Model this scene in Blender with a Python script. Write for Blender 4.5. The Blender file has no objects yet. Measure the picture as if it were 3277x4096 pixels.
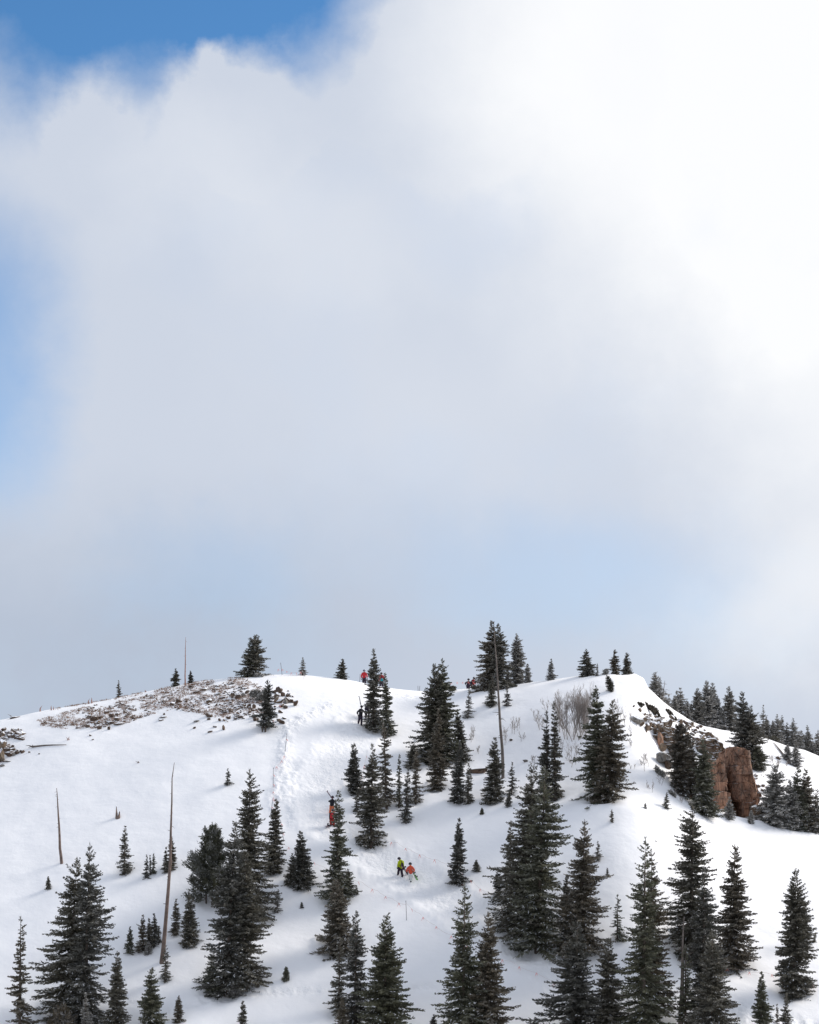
import bpy, bmesh, math, random
import numpy as np
from mathutils import Vector, Matrix

# ------------------------------------------------------------------ camera, sky, sun, exposure
scene = bpy.context.scene
COL = scene.collection
F = 7643.0                      # focal length in photo pixels (3277 x 4096)
TH = math.radians(9.3)          # camera pitched up
CT, ST = math.cos(TH), math.sin(TH)
CX, CY = 1638.5, 2048.0

cam_d = bpy.data.cameras.new('camera')
cam = bpy.data.objects.new('camera', cam_d)
COL.objects.link(cam)
cam_d.sensor_fit = 'VERTICAL'
cam_d.sensor_height = 24.0
cam_d.lens = 24.0 * F / 4096.0
cam_d.clip_start = 0.5
cam_d.clip_end = 6000
cam.rotation_euler = (math.radians(90) + TH, 0, 0)
scene.camera = cam
scene.render.resolution_x, scene.render.resolution_y = 819, 1024

SUN_AZ, SUN_EL = math.radians(64), math.radians(31)
scene.view_settings.view_transform = 'Standard'
scene.view_settings.look = 'None'
scene.view_settings.exposure = 0.0
scene.view_settings.gamma = 1.0
scene.render.film_transparent = False

sd = bpy.data.lights.new('sun', 'SUN')
sd.energy = 4.2
sd.angle = math.radians(24)
sd.color = (1.0, 0.935, 0.85)
so = bpy.data.objects.new('sun', sd)
COL.objects.link(so)
sv = Vector((math.sin(SUN_AZ) * math.cos(SUN_EL), math.cos(SUN_AZ) * math.cos(SUN_EL), math.sin(SUN_EL)))
so.rotation_euler = sv.to_track_quat('Z', 'Y').to_euler()


def build_world():
    w = bpy.data.worlds.new('World')
    scene.world = w
    w.use_nodes = True
    nt = w.node_tree
    N, L = nt.nodes, nt.links
    N.clear()

    def node(t, **k):
        n = N.new(t)
        for a, b in k.items():
            setattr(n, a, b)
        return n

    def math_(op, a, b=None, c=None, clamp=False):
        n = node('ShaderNodeMath', operation=op, use_clamp=clamp)
        for i, v in enumerate((a, b, c)):
            if v is None:
                continue
            if isinstance(v, (int, float)):
                n.inputs[i].default_value = v
            else:
                L.new(v, n.inputs[i])
        return n.outputs[0]

    def mixc(fac, a, b):
        n = node('ShaderNodeMix', data_type='RGBA')
        for i, v in ((0, fac), (6, a), (7, b)):
            if isinstance(v, (int, float)):
                n.inputs[i].default_value = v
            elif isinstance(v, tuple):
                n.inputs[i].default_value = (*v, 1)
            else:
                L.new(v, n.inputs[i])
        return n.outputs[2]

    tc = node('ShaderNodeTexCoord')
    sep = node('ShaderNodeSeparateXYZ')
    L.new(tc.outputs['Generated'], sep.inputs[0])
    az = math_('MULTIPLY', math_('ARCTAN2', sep.outputs[0], sep.outputs[1]), 57.2958)
    el = math_('MULTIPLY', math_('ARCSINE', sep.outputs[2]), 57.2958)
    comb = node('ShaderNodeCombineXYZ')
    L.new(az, comb.inputs[0])
    L.new(el, comb.inputs[1])

    def noise(scale, detail, rough, off=0.0, dist=0.0):
        n = node('ShaderNodeTexNoise')
        n.inputs['Scale'].default_value = scale
        n.inputs['Detail'].default_value = detail
        n.inputs['Roughness'].default_value = rough
        n.inputs['Distortion'].default_value = dist
        m = node('ShaderNodeVectorMath', operation='ADD')
        m.inputs[1].default_value = (off, off * 1.7, off * 0.6)
        L.new(tc.outputs['Generated'], m.inputs[0])
        L.new(m.outputs[0], n.inputs['Vector'])
        return n

    # domain warp of the cloud shapes
    wn = noise(11.0, 8, 0.58, 3.1)
    wsub = node('ShaderNodeVectorMath', operation='SUBTRACT')
    wsub.inputs[1].default_value = (0.5, 0.5, 0.5)
    L.new(wn.outputs['Color'], wsub.inputs[0])
    wsc = node('ShaderNodeVectorMath', operation='SCALE')
    wsc.inputs['Scale'].default_value = 4.6
    L.new(wsub.outputs[0], wsc.inputs[0])
    wadd = node('ShaderNodeVectorMath', operation='ADD')
    L.new(comb.outputs[0], wadd.inputs[0])
    wn2 = noise(38.0, 8, 0.62, 1.3)
    ws2 = node('ShaderNodeVectorMath', operation='SUBTRACT')
    ws2.inputs[1].default_value = (0.5, 0.5, 0.5)
    L.new(wn2.outputs['Color'], ws2.inputs[0])
    wm2 = node('ShaderNodeVectorMath', operation='MULTIPLY_ADD')
    wm2.inputs[1].default_value = (0.9, 0.9, 0)
    L.new(ws2.outputs[0], wm2.inputs[0])
    L.new(wsc.outputs[0], wm2.inputs[2])
    L.new(wm2.outputs[0], wadd.inputs[1])
    P = wadd.outputs[0]

    def blob(cx, cy, rx, ry, amp=1.0, inner=0.15, outer=1.0):
        s = node('ShaderNodeVectorMath', operation='SUBTRACT')
        s.inputs[1].default_value = (cx, cy, 0)
        L.new(P, s.inputs[0])
        m = node('ShaderNodeVectorMath', operation='MULTIPLY')
        m.inputs[1].default_value = (1 / rx, 1 / ry, 0)
        L.new(s.outputs[0], m.inputs[0])
        ln = node('ShaderNodeVectorMath', operation='LENGTH')
        L.new(m.outputs[0], ln.inputs[0])
        mr = node('ShaderNodeMapRange', interpolation_type='SMOOTHSTEP')
        mr.inputs['From Min'].default_value = outer
        mr.inputs['From Max'].default_value = inner
        mr.inputs['To Min'].default_value = 0
        mr.inputs['To Max'].default_value = amp
        L.new(ln.outputs['Value'], mr.inputs['Value'])
        return mr.outputs[0]

    def addm(lst):
        o = lst[0]
        for x in lst[1:]:
            o = math_('ADD', o, x)
        return o

    fb = noise(7.0, 10, 0.6, 9.7)
    fine = math_('SUBTRACT', fb.outputs['Fac'], 0.5)

    # openings of blue sky
    hole = addm([
        blob(-9.0, 27.6, 13.0, 8.2, 1.1, 0.52, 1.0),
        blob(-9.9, 20.9, 1.7, 2.2, -0.55, 0.1, 1.0), blob(-5.4, 20.9, 2.8, 2.9, -1.0, 0.25, 1.0), blob(-6.2, 22.6, 1.0, .9, -0.5, 0.1, 1.0), blob(0.8, 23.0, 5.0, 5.0, -0.55, 0.1, 1.0),
        blob(-14.0, 14.0, 5.4, 7.4, 0.68, 0.1, 1.0),
        blob(1.5, 17.5, 3.6, 3.4, 0.10),
        blob(4.5, 7.4, 7.5, 3.4, 0.14),
        blob(-6.0, 7.4, 5.0, 2.6, 0.14),
        blob(-40, 30, 14, 9, 0.8), blob(-75, 45, 22, 14, 0.8), blob(150, 35, 30, 14, 0.7),
    ])
    hole = math_('ADD', hole, math_('MULTIPLY', fine, 0.42), clamp=True)

    # cloud brightness (the veil thins to white towards the sun)
    glow = addm([
        blob(8.5, 22.0, 11.5, 11.0, 1.0, 0.25),
        blob(14.5, 14.0, 9.0, 11.5, 0.85, 0.2),
        blob(24.0, 24.0, 18, 16, 0.6, 0.1),
        blob(-6.3, 19.3, 5.0, 3.4, 0.22, 0.1),
        blob(-3.0, 17.0, 5.0, 3.0, 0.14, 0.1),
        blob(-1.0, 15.0, 9, 6, 0.10, 0.1),
        blob(11.5, 6.0, 5.0, 3.2, 0.34, 0.1),
        blob(3.0, 12.0, 8, 4, 0.10),
    ])
    glow = math_('ADD', glow, math_('MULTIPLY', fine, 0.30), clamp=True)
    low = addm([blob(-12.0, 4.0, 15, 7.5, 0.75, 0.1), blob(-2.0, 6.0, 13, 5.5, 0.35, 0.1)])
    cloud = mixc(low, (6.15, 6.7, 7.75), (4.5, 5.2, 6.4))
    cloud = mixc(glow, cloud, (9.8, 9.9, 10.1))

    sky = node('ShaderNodeTexSky', sky_type='NISHITA')
    sky.sun_disc = False
    sky.sun_elevation = SUN_EL
    sky.sun_rotation = SUN_AZ
    sky.altitude = 3000
    sky.air_density = 1.0
    sky.dust_density = 0.6
    sky.ozone_density = 1.5
    bl = node('ShaderNodeMix', data_type='RGBA', blend_type='MULTIPLY')
    bl.inputs[0].default_value = 1
    L.new(sky.outputs[0], bl.inputs[6])
    bl.inputs[7].default_value = (0.85, 1.42, 1.68, 1)
    col = mixc(hole, cloud, bl.outputs[2])
    bg = node('ShaderNodeBackground')
    bg.inputs['Strength'].default_value = 0.1
    L.new(col, bg.inputs['Color'])
    out = node('ShaderNodeOutputWorld')
    L.new(bg.outputs[0], out.inputs['Surface'])


build_world()

# ------------------------------------------------------------------ view helpers (photo pixel + distance -> place)
def t_of(py):
    return np.tan(TH + np.arctan((CY - np.asarray(py, float)) / F))


def a_of(px, t):
    return (np.asarray(px, float) - CX) / F * (CT + t * ST)


def sstep(a, b, x):
    u = np.clip((x - a) / (b - a), 0, 1)
    return u * u * (3 - 2 * u)


# ------------------------------------------------------------------ value noise
def vnoise(x, y, seed=0):
    x = np.asarray(x, float)
    y = np.asarray(y, float)
    xi = np.floor(x).astype(np.int64)
    yi = np.floor(y).astype(np.int64)
    fx = x - xi
    fy = y - yi
    fx = fx * fx * (3 - 2 * fx)
    fy = fy * fy * (3 - 2 * fy)

    def h(i, j):
        n = (i * 374761393 + j * 668265263 + seed * 974711) & 0x7fffffff
        n = ((n ^ (n >> 13)) * 1274126177) & 0x7fffffff
        return ((n ^ (n >> 16)) & 0xffff) / 65535.0
    return (h(xi, yi) * (1 - fx) + h(xi + 1, yi) * fx) * (1 - fy) + (h(xi, yi + 1) * (1 - fx) + h(xi + 1, yi + 1) * fx) * fy


def fbm(x, y, seed=0, oct=4):
    s = 0
    a = 0.5
    for o in range(oct):
        s = s + a * (vnoise(x * 2 ** o, y * 2 ** o, seed + o * 17) - 0.5)
        a *= 0.5
    return s


# ------------------------------------------------------------------ the hill
RIDGE = np.array([(-1800, 3080), (-600, 2965), (0, 2880), (94, 2859), (261, 2817), (464, 2786), (678, 2745), (800, 2722), (967, 2708),
                  (1092, 2700), (1249, 2702), (1436, 2717), (1478, 2736), (1583, 2752), (1700, 2763), (1798, 2760), (1913, 2751),
                  (2070, 2734), (2226, 2716), (2383, 2695), (2440, 2689), (2500, 2688), (2549, 2696), (2582, 2713), (2600, 2752), (2638, 2789),
                  (2700, 2840), (2773, 2888), (2820, 2906), (2899, 2924), (3040, 2945), (3092, 2963), (3150, 2985), (3222, 3004),
                  (3277, 3030), (3700, 3150), (5200, 3300)], float)
LIP = np.array([(2400, 2880), (2523, 2896), (2575, 2922), (2625, 2969), (2640, 3021), (2669, 3068), (2763, 3151), (2800, 3215),
                (2847, 3240), (2930, 3269), (3003, 3284), (3160, 3295), (3277, 3316), (3700, 3400), (5200, 3600)], float)
LIPY = np.array([(2400, 190), (2523, 188), (2633, 182), (2763, 176), (2900, 173), (3277, 171), (5200, 168)], float)
RIDY = np.array([(-1800, 205), (0, 196), (900, 198), (1700, 200), (2500, 194), (2600, 200), (2800, 208), (3277, 212), (5200, 215)], float)
YB = 144.5


def col_profile(q, Y, ridge, Yr, p=1.5):
    s = (Y - YB) / (Yr - YB)
    inside = np.clip(1 - s, 0, 1)
    g = 1 - inside ** p
    g = np.where(s < 0, 1.5 * s, g)
    py = 4096 + (ridge - 4096) * g
    back = np.where(s > 1, (s - 1), 0)
    py = py + (4096 - ridge) * (0.9 * back ** 2)
    return t_of(np.clip(py, -6000, 8800)) * Y


NEAR = np.array([(2500, 2688), (2560, 2722), (2640, 2795), (2760, 2915), (2900, 3040), (3050, 3120), (3277, 3170), (3700, 3250), (5200, 3450)], float)
CLIFF_Y = 189.0


def smooth_table(tab, lo, hi, sig):
    x = np.arange(lo, hi, 4.0)
    y = np.interp(x, tab[:, 0], tab[:, 1])
    k = np.exp(-0.5 * (np.arange(-60, 61) * 4.0 / sig) ** 2)
    k /= k.sum()
    return x, np.convolve(np.pad(y, 60, 'edge'), k, 'valid')


_ntab = np.concatenate([RIDGE[RIDGE[:, 0] < 2500], NEAR])
NX_, NY_ = smooth_table(_ntab, -1800, 5200, 60)
RX_, RYs_ = smooth_table(RIDY, -1800, 5200, 70)
_r0 = np.concatenate([RIDY[RIDY[:, 0] < 2500], np.array([(2500, 195), (3277, 197), (5200, 200)], float)])
R0X_, R0Y_ = smooth_table(_r0, -1800, 5200, 70)
LX_, LY_ = smooth_table(LIP, 2300, 5200, 9)


def lip_distance(q):
    """distance at which the near snow surface reaches the lip line, per azimuth (1-D array)"""
    ys = np.linspace(150, 200, 700)
    ridge0 = np.interp(q, NX_, NY_)
    Yr = np.interp(q, R0X_, R0Y_)
    lip = np.interp(q, LX_, LY_)
    tt = col_profile(q[:, None], ys[None, :], ridge0[:, None], Yr[:, None]) / ys[None, :]
    ok = tt >= t_of(lip)[:, None]
    return np.where(ok.any(1), ys[np.argmax(ok, 1)], 196.0)


def hill_z(AGv, YGv):
    """height of the snow surface on the grid of azimuth tangents and distances"""
    q1 = CX + AGv * F / (CT + 0.03 * ST)
    Yl = lip_distance(q1)[None, :]
    q = q1[None, :]
    Y = YGv[:, None]
    ridge0 = np.interp(q, NX_, NY_)
    ridge = np.interp(q, RIDGE[:, 0], RIDGE[:, 1])
    Yr = np.interp(q, RX_, RYs_)
    Yr0 = np.interp(q, R0X_, R0Y_)
    lip = np.interp(q, LX_, LY_)
    z0 = col_profile(q, Y, ridge0, Yr0)
    zm = col_profile(q, Y, ridge, Yr)
    on = sstep(2505, 2640, q)
    zl = t_of(lip) * Yl
    gd = 1.6 * sstep(2520, 2600, q)
    zb = zm - gd * np.exp(-np.maximum(Y - Yl, 0) / 5.0)
    cw = (sstep(2832, 2846, q) * (1 - sstep(2990, 3006, q)))
    zb = np.where((Y < CLIFF_Y) & (cw > 0), zb * (1 - cw) + np.minimum(zb, zl - 2.6) * cw, zb)
    e = sstep(0.0, 2.6, Y - Yl)
    zr = np.where(Y < Yl, z0, np.minimum(z0, zl + 0.0 * Y) * (1 - e) + zb * e)
    o2 = sstep(2475, 2545, q)
    zl_ = zm * (1 - sstep(2300, 2475, q)) * 0 + z0
    z = zl_ * (1 - o2) + zr * o2
    z = np.where(Y > 235, np.maximum(z, -25 - 0.02 * (Y - 235)), z)
    z = np.where(Y < 120, np.maximum(z, -32 - 0.1 * (120 - Y)), z)
    return z


NA, NY = 900, 820
A0, A1 = -0.42, 0.42
# finer spacing inside the view
_u = np.linspace(-1, 1, NA)
AG = np.sign(_u) * (np.abs(_u) * 0.235 + np.maximum(np.abs(_u) - 0.9, 0) ** 1.5 * 6.0)
YG = np.concatenate([np.linspace(18, 136, 40, endpoint=False), np.linspace(136, 216, 700, endpoint=False),
                     np.linspace(216, 260, 50, endpoint=False), np.geomspace(260, 1500, NY - 790)])
AA, YY = np.meshgrid(AG, YG, indexing='xy')
XX = AA * YY
ZZ = hill_z(AG, YG)


def interp2(arr, a, y):
    i = np.clip(np.searchsorted(AG, a) - 1, 0, len(AG) - 2)
    j = np.clip(np.searchsorted(YG, y) - 1, 0, len(YG) - 2)
    fa = np.clip((a - AG[i]) / (AG[i + 1] - AG[i]), 0, 1)
    fy = np.clip((y - YG[j]) / (YG[j + 1] - YG[j]), 0, 1)
    return (arr[j, i] * (1 - fa) + arr[j, i + 1] * fa) * (1 - fy) + (arr[j + 1, i] * (1 - fa) + arr[j + 1, i + 1] * fa) * fy


def zat(x, y):
    return float(interp2(ZZ, np.array([x / y]), np.array([y]))[0])


YS = np.linspace(128, 230, 1600)


def hit(px, py, ymin=0.0):
    """first place where the view through a photo pixel meets the snow"""
    t = float(t_of(py))
    a = float(a_of(px, t))
    zz = interp2(ZZ, np.full(YS.shape, a), YS)
    tt = zz / YS
    ok = (tt >= t) & (YS > ymin)
    if ok.any():
        k = int(np.argmax(ok))
        Y = YS[k]
        if k > 0 and tt[k] > tt[k - 1]:
            Y = YS[k - 1] + (t - tt[k - 1]) / (tt[k] - tt[k - 1]) * (YS[k] - YS[k - 1])
            Y = min(max(Y, YS[k - 1]), YS[k])
    else:
        m = np.where(YS > ymin, tt, -9)
        Y = YS[int(np.argmax(m))]
    return Vector((a * Y, Y, zat(a * Y, Y)))


def at(px, py, Y):
    t = float(t_of(py))
    return Vector((float(a_of(px, t)) * Y, Y, t * Y))


def mpp(p):
    return (p.y * CT + p.z * ST) / F      # metres per photo pixel at a place


# ---- relief on the snow: undulation, hollows, trail, berm, tracks
ZZ += 0.9 * fbm(XX / 17, YY / 17, 5, 3) * sstep(120, 140, YY)
ZZ += 0.22 * fbm(XX / 4.5, YY / 4.5, 8, 3)
ZZ += 0.045 * fbm(XX / 1.4 + 0.3 * YY, YY / 0.8, 21, 3)


def gauss(px, py, rx, ry, amp):
    c = hit(px, py)
    global ZZ
    ZZ += amp * np.exp(-((XX - c.x) / rx) ** 2 - ((YY - c.y) / ry) ** 2)


gauss(2010, 2960, 5.5, 6.5, -1.3)
gauss(1930, 3040, 4.0, 4.0, -0.7)
gauss(2300, 3080, 5.0, 5.0, -0.8)
gauss(2420, 3260, 6.0, 2.0, 0.6)
gauss(2620, 3420, 7.0, 5.0, 0.8)
gauss(300, 3900, 5.0, 4.0, -0.7)
gauss(1180, 3700, 5.0, 4.0, -0.5)
gauss(1700, 3700, 4.5, 2.5, 0.45)
gauss(2100, 3740, 3.5, 3.0, -0.6)


def path_dist(pts):
    """distance of each grid vertex from a polyline given in photo pixels (only near it)"""
    ps = [hit(*p) for p in pts]
    d = np.full(XX.shape, 99.0)
    for p, q in zip(ps[:-1], ps[1:]):
        x0, x1 = min(p.x, q.x) - 5, max(p.x, q.x) + 5
        y0, y1 = min(p.y, q.y) - 7, max(p.y, q.y) + 7
        j0, j1 = np.searchsorted(YG, y0), np.searchsorted(YG, y1)
        sx, sy = XX[j0:j1], YY[j0:j1]
        dx, dy = q.x - p.x, q.y - p.y
        l2 = dx * dx + dy * dy + 1e-9
        tt = np.clip(((sx - p.x) * dx + (sy - p.y) * dy) / l2, 0, 1)
        dd = np.hypot(sx - p.x - tt * dx, sy - p.y - tt * dy)
        d[j0:j1] = np.minimum(d[j0:j1], dd)
    return d


rough = np.zeros(XX.shape)
TRAIL = [(1440, 2905), (1400, 2960), (1350, 3030), (1295, 3105), (1268, 3180), (1285, 3255), (1335, 3315), (1430, 3385), (1560, 3455),
         (1690, 3535), (1800, 3605), (1900, 3680), (2040, 3765), (2190, 3850), (2330, 3920)]
dt = path_dist(TRAIL)
lump = fbm(XX / 0.55, YY / 0.8, 31, 3)
lump2 = np.abs(fbm(XX / 0.35, YY / 0.5, 77, 2))
m = np.clip(1.25 - dt / 2.1, 0, 1)
m = m * m * (3 - 2 * m)
ZZ += m * (-0.13 + 0.17 * lump - 0.12 * lump2)
rough = np.maximum(rough, m)
ZZ += 0.14 * np.exp(-((dt - 2.4) / 0.7) ** 2) * (0.6 + 1.6 * lump)
BERM = [(1330, 2820), (1260, 2850), (1190, 2890), (1150, 2925), (1142, 2990), (1128, 3080), (1112, 3170), (1104, 3230)]
db = path_dist(BERM)
m = np.exp(-(db / 0.75) ** 2)
ZZ += m * (0.16 + 0.55 * np.maximum(lump, -0.1))
rough = np.maximum(rough, m)
for pts, wd, amp in (([(800, 4005), (930, 3978), (1120, 3962), (1330, 3962), (1620, 3955), (1760, 3938)], 0.55, 0.16),
                     ([(1560, 3985), (1700, 3945), (1900, 3935)], 0.4, 0.12),
                     ([(2830, 4020), (2920, 4040), (3050, 4075), (3200, 4110)], 1.6, 0.22),
                     ([(1150, 3030), (1190, 3100), (1170, 3200), (1150, 3300)], 0.5, 0.1),
                     ([(1480, 2740), (1560, 2775), (1700, 2790)], 1.2, 0.18),
                     ([(480, 3985), (640, 4050), (800, 4005)], 0.5, 0.14)):
    dd = path_dist(pts)
    m = np.exp(-(dd / wd) ** 2)
    ZZ += m * amp * (1.8 * lump - 0.3)
    rough = np.maximum(rough, m * 0.8)


# ------------------------------------------------------------------ materials
def new_mat(name):
    m = bpy.data.materials.new(name)
    m.use_nodes = True
    nt = m.node_tree
    b = nt.nodes['Principled BSDF']
    return m, nt, b


def simple(name, rgb, rough_=0.7, var=0.15, scale=6.0, metallic=0.0, spec=0.3):
    m, nt, b = new_mat(name)
    tc = nt.nodes.new('ShaderNodeTexCoord')
    nz = nt.nodes.new('ShaderNodeTexNoise')
    nz.inputs['Scale'].default_value = scale
    nz.inputs['Detail'].default_value = 5
    nt.links.new(tc.outputs['Object'], nz.inputs['Vector'])
    r = nt.nodes.new('ShaderNodeValToRGB')
    r.color_ramp.elements[0].position = 0.3
    r.color_ramp.elements[1].position = 0.7
    r.color_ramp.elements[0].color = (*[c * (1 - var) for c in rgb], 1)
    r.color_ramp.elements[1].color = (*[min(1, c * (1 + var)) for c in rgb], 1)
    nt.links.new(nz.outputs['Fac'], r.inputs['Fac'])
    nt.links.new(r.outputs['Color'], b.inputs['Base Color'])
    b.inputs['Roughness'].default_value = rough_
    b.inputs['Metallic'].default_value = metallic
    b.inputs['Specular IOR Level'].default_value = spec
    return m


def snow_material():
    m, nt, b = new_mat('snow')
    N, L = nt.nodes, nt.links
    b.inputs['Base Color'].default_value = (0.925, 0.92, 0.93, 1)
    b.inputs['Roughness'].default_value = 0.65
    b.inputs['Specular IOR Level'].default_value = 0.15
    g = N.new('ShaderNodeNewGeometry')
    at_ = N.new('ShaderNodeAttribute')
    at_.attribute_name = 'trodden'
    n1 = N.new('ShaderNodeTexNoise')
    n1.inputs['Scale'].default_value = 2.6
    n1.inputs['Detail'].default_value = 6
    n1.inputs['Roughness'].default_value = 0.6
    L.new(g.outputs['Position'], n1.inputs['Vector'])
    n2 = N.new('ShaderNodeTexNoise')
    n2.inputs['Scale'].default_value = 0.45
    n2.inputs['Detail'].default_value = 5
    L.new(g.outputs['Position'], n2.inputs['Vector'])
    s = N.new('ShaderNodeMath')
    s.operation = 'MULTIPLY_ADD'
    s.inputs[1].default_value = 0.55
    s.inputs[2].default_value = 0.10
    L.new(at_.outputs['Fac'], s.inputs[0])
    b1 = N.new('ShaderNodeBump')
    b1.inputs['Distance'].default_value = 0.22
    L.new(n1.outputs['Fac'], b1.inputs['Height'])
    L.new(s.outputs[0], b1.inputs['Strength'])
    b2 = N.new('ShaderNodeBump')
    b2.inputs['Strength'].default_value = 0.16
    b2.inputs['Distance'].default_value = 0.6
    L.new(n2.outputs['Fac'], b2.inputs['Height'])
    L.new(b1.outputs[0], b2.inputs['Normal'])
    L.new(b2.outputs[0], b.inputs['Normal'])
    return m


def rock_material(name, c1, c2, c3, snow_lo=0.45, snow_hi=0.7, snow=1.0, scale=1.3):
    """rock with lichen blotches, cracks and snow lying on the ledges that face up"""
    m, nt, b = new_mat(name)
    N, L = nt.nodes, nt.links
    g = N.new('ShaderNodeNewGeometry')
    n1 = N.new('ShaderNodeTexNoise')
    n1.inputs['Scale'].default_value = scale
    n1.inputs['Detail'].default_value = 8
    n1.inputs['Roughness'].default_value = 0.65
    L.new(g.outputs['Position'], n1.inputs['Vector'])
    mp = N.new('ShaderNodeMapping')
    mp.inputs['Scale'].default_value = (1.5, 1.5, 0.7)
    L.new(g.outputs['Position'], mp.inputs['Vector'])
    n2 = N.new('ShaderNodeTexNoise')
    n2.inputs['Scale'].default_value = 1.6
    n2.inputs['Detail'].default_value = 7
    n2.inputs['Roughness'].default_value = 0.7
    L.new(mp.outputs[0], n2.inputs['Vector'])
    r1 = N.new('ShaderNodeValToRGB')
    r1.color_ramp.elements[0].position = 0.34
    r1.color_ramp.elements[1].position = 0.66
    r1.color_ramp.elements[0].color = (*c1, 1)
    r1.color_ramp.elements[1].color = (*c2, 1)
    L.new(n1.outputs['Fac'], r1.inputs['Fac'])
    mx = N.new('ShaderNodeMix')
    mx.data_type = 'RGBA'
    r2 = N.new('ShaderNodeMapRange')
    r2.inputs['From Min'].default_value = 0.5
    r2.inputs['From Max'].default_value = 0.68
    L.new(n2.outputs['Fac'], r2.inputs['Value'])
    L.new(r2.outputs[0], mx.inputs[0])
    L.new(r1.outputs['Color'], mx.inputs[6])
    mx.inputs[7].default_value = (*c3, 1)
    mp2 = N.new('ShaderNodeMapping')
    mp2.inputs['Scale'].default_value = (1.7, 1.7, 0.45)
    wv = N.new('ShaderNodeVectorMath')
    wv.operation = 'MULTIPLY_ADD'
    wv.inputs[1].default_value = (0.35, 0.35, 0.35)
    L.new(n1.outputs['Color'], wv.inputs[0])
    L.new(g.outputs['Position'], wv.inputs[2])
    L.new(wv.outputs[0], mp2.inputs['Vector'])
    vo = N.new('ShaderNodeTexVoronoi')
    vo.feature = 'DISTANCE_TO_EDGE'
    vo.inputs['Scale'].default_value = 1.0
    L.new(mp2.outputs[0], vo.inputs['Vector'])
    cr = N.new('ShaderNodeMapRange')
    cr.inputs['From Min'].default_value = 0.0
    cr.inputs['From Max'].default_value = 0.055
    cr.inputs['To Min'].default_value = 0.35
    cr.inputs['To Max'].default_value = 1.0
    L.new(vo.outputs['Distance'], cr.inputs['Value'])
    mc = N.new('ShaderNodeMix')
    mc.data_type = 'RGBA'
    mc.blend_type = 'MULTIPLY'
    mc.inputs[0].default_value = 1.0
    L.new(mx.outputs[2], mc.inputs[6])
    L.new(cr.outputs[0], mc.inputs[7])
    mx = mc
    sep = N.new('ShaderNodeSeparateXYZ')
    L.new(g.outputs['Normal'], sep.inputs[0])
    n3 = N.new('ShaderNodeTexNoise')
    n3.inputs['Scale'].default_value = 2.7
    n3.inputs['Detail'].default_value = 5
    L.new(g.outputs['Position'], n3.inputs['Vector'])
    ad = N.new('ShaderNodeMath')
    ad.operation = 'MULTIPLY_ADD'
    ad.inputs[1].default_value = 0.9
    L.new(n3.outputs['Fac'], ad.inputs[0])
    L.new(sep.outputs[2], ad.inputs[2])
    mr = N.new('ShaderNodeMapRange')
    mr.inputs['From Min'].default_value = snow_lo + 0.45
    mr.inputs['From Max'].default_value = snow_hi + 0.45
    mr.inputs['To Max'].default_value = snow
    L.new(ad.outputs[0], mr.inputs['Value'])
    m2 = N.new('ShaderNodeMix')
    m2.data_type = 'RGBA'
    L.new(mr.outputs[0], m2.inputs[0])
    L.new(mx.outputs[2], m2.inputs[6])
    m2.inputs[7].default_value = (0.86, 0.88, 0.92, 1)
    L.new(m2.outputs[2], b.inputs['Base Color'])
    b.inputs['Roughness'].default_value = 0.85
    b.inputs['Specular IOR Level'].default_value = 0.2
    bp = N.new('ShaderNodeBump')
    bp.inputs['Strength'].default_value = 0.7
    bp.inputs['Distance'].default_value = 0.12
    L.new(n2.outputs['Fac'], bp.inputs['Height'])
    L.new(bp.outputs[0], b.inputs['Normal'])
    return m


def foliage_material(name, dark, light, frostc=(0.33, 0.33, 0.34)):
    m, nt, b = new_mat(name)
    N, L = nt.nodes, nt.links
    a1 = N.new('ShaderNodeAttribute')
    a1.attribute_name = 'tone'
    a2 = N.new('ShaderNodeAttribute')
    a2.attribute_name = 'frost'
    mx = N.new('ShaderNodeMix')
    mx.data_type = 'RGBA'
    L.new(a1.outputs['Fac'], mx.inputs[0])
    mx.inputs[6].default_value = (*dark, 1)
    mx.inputs[7].default_value = (*light, 1)
    m2 = N.new('ShaderNodeMix')
    m2.data_type = 'RGBA'
    L.new(a2.outputs['Fac'], m2.inputs[0])
    L.new(mx.outputs[2], m2.inputs[6])
    m2.inputs[7].default_value = (*frostc, 1)
    m2.clamp_factor = True
    sb_ = N.new('ShaderNodeMath')
    sb_.operation = 'SUBTRACT'
    sb_.use_clamp = True
    sb_.inputs[1].default_value = 1.0
    L.new(a2.outputs['Fac'], sb_.inputs[0])
    m3 = N.new('ShaderNodeMix')
    m3.data_type = 'RGBA'
    L.new(sb_.outputs[0], m3.inputs[0])
    L.new(m2.outputs[2], m3.inputs[6])
    m3.inputs[7].default_value = (0.85, 0.86, 0.89, 1)
    L.new(m3.outputs[2], b.inputs['Base Color'])
    b.inputs['Roughness'].default_value = 0.8
    b.inputs['Specular IOR Level'].default_value = 0.15
    return m


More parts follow.
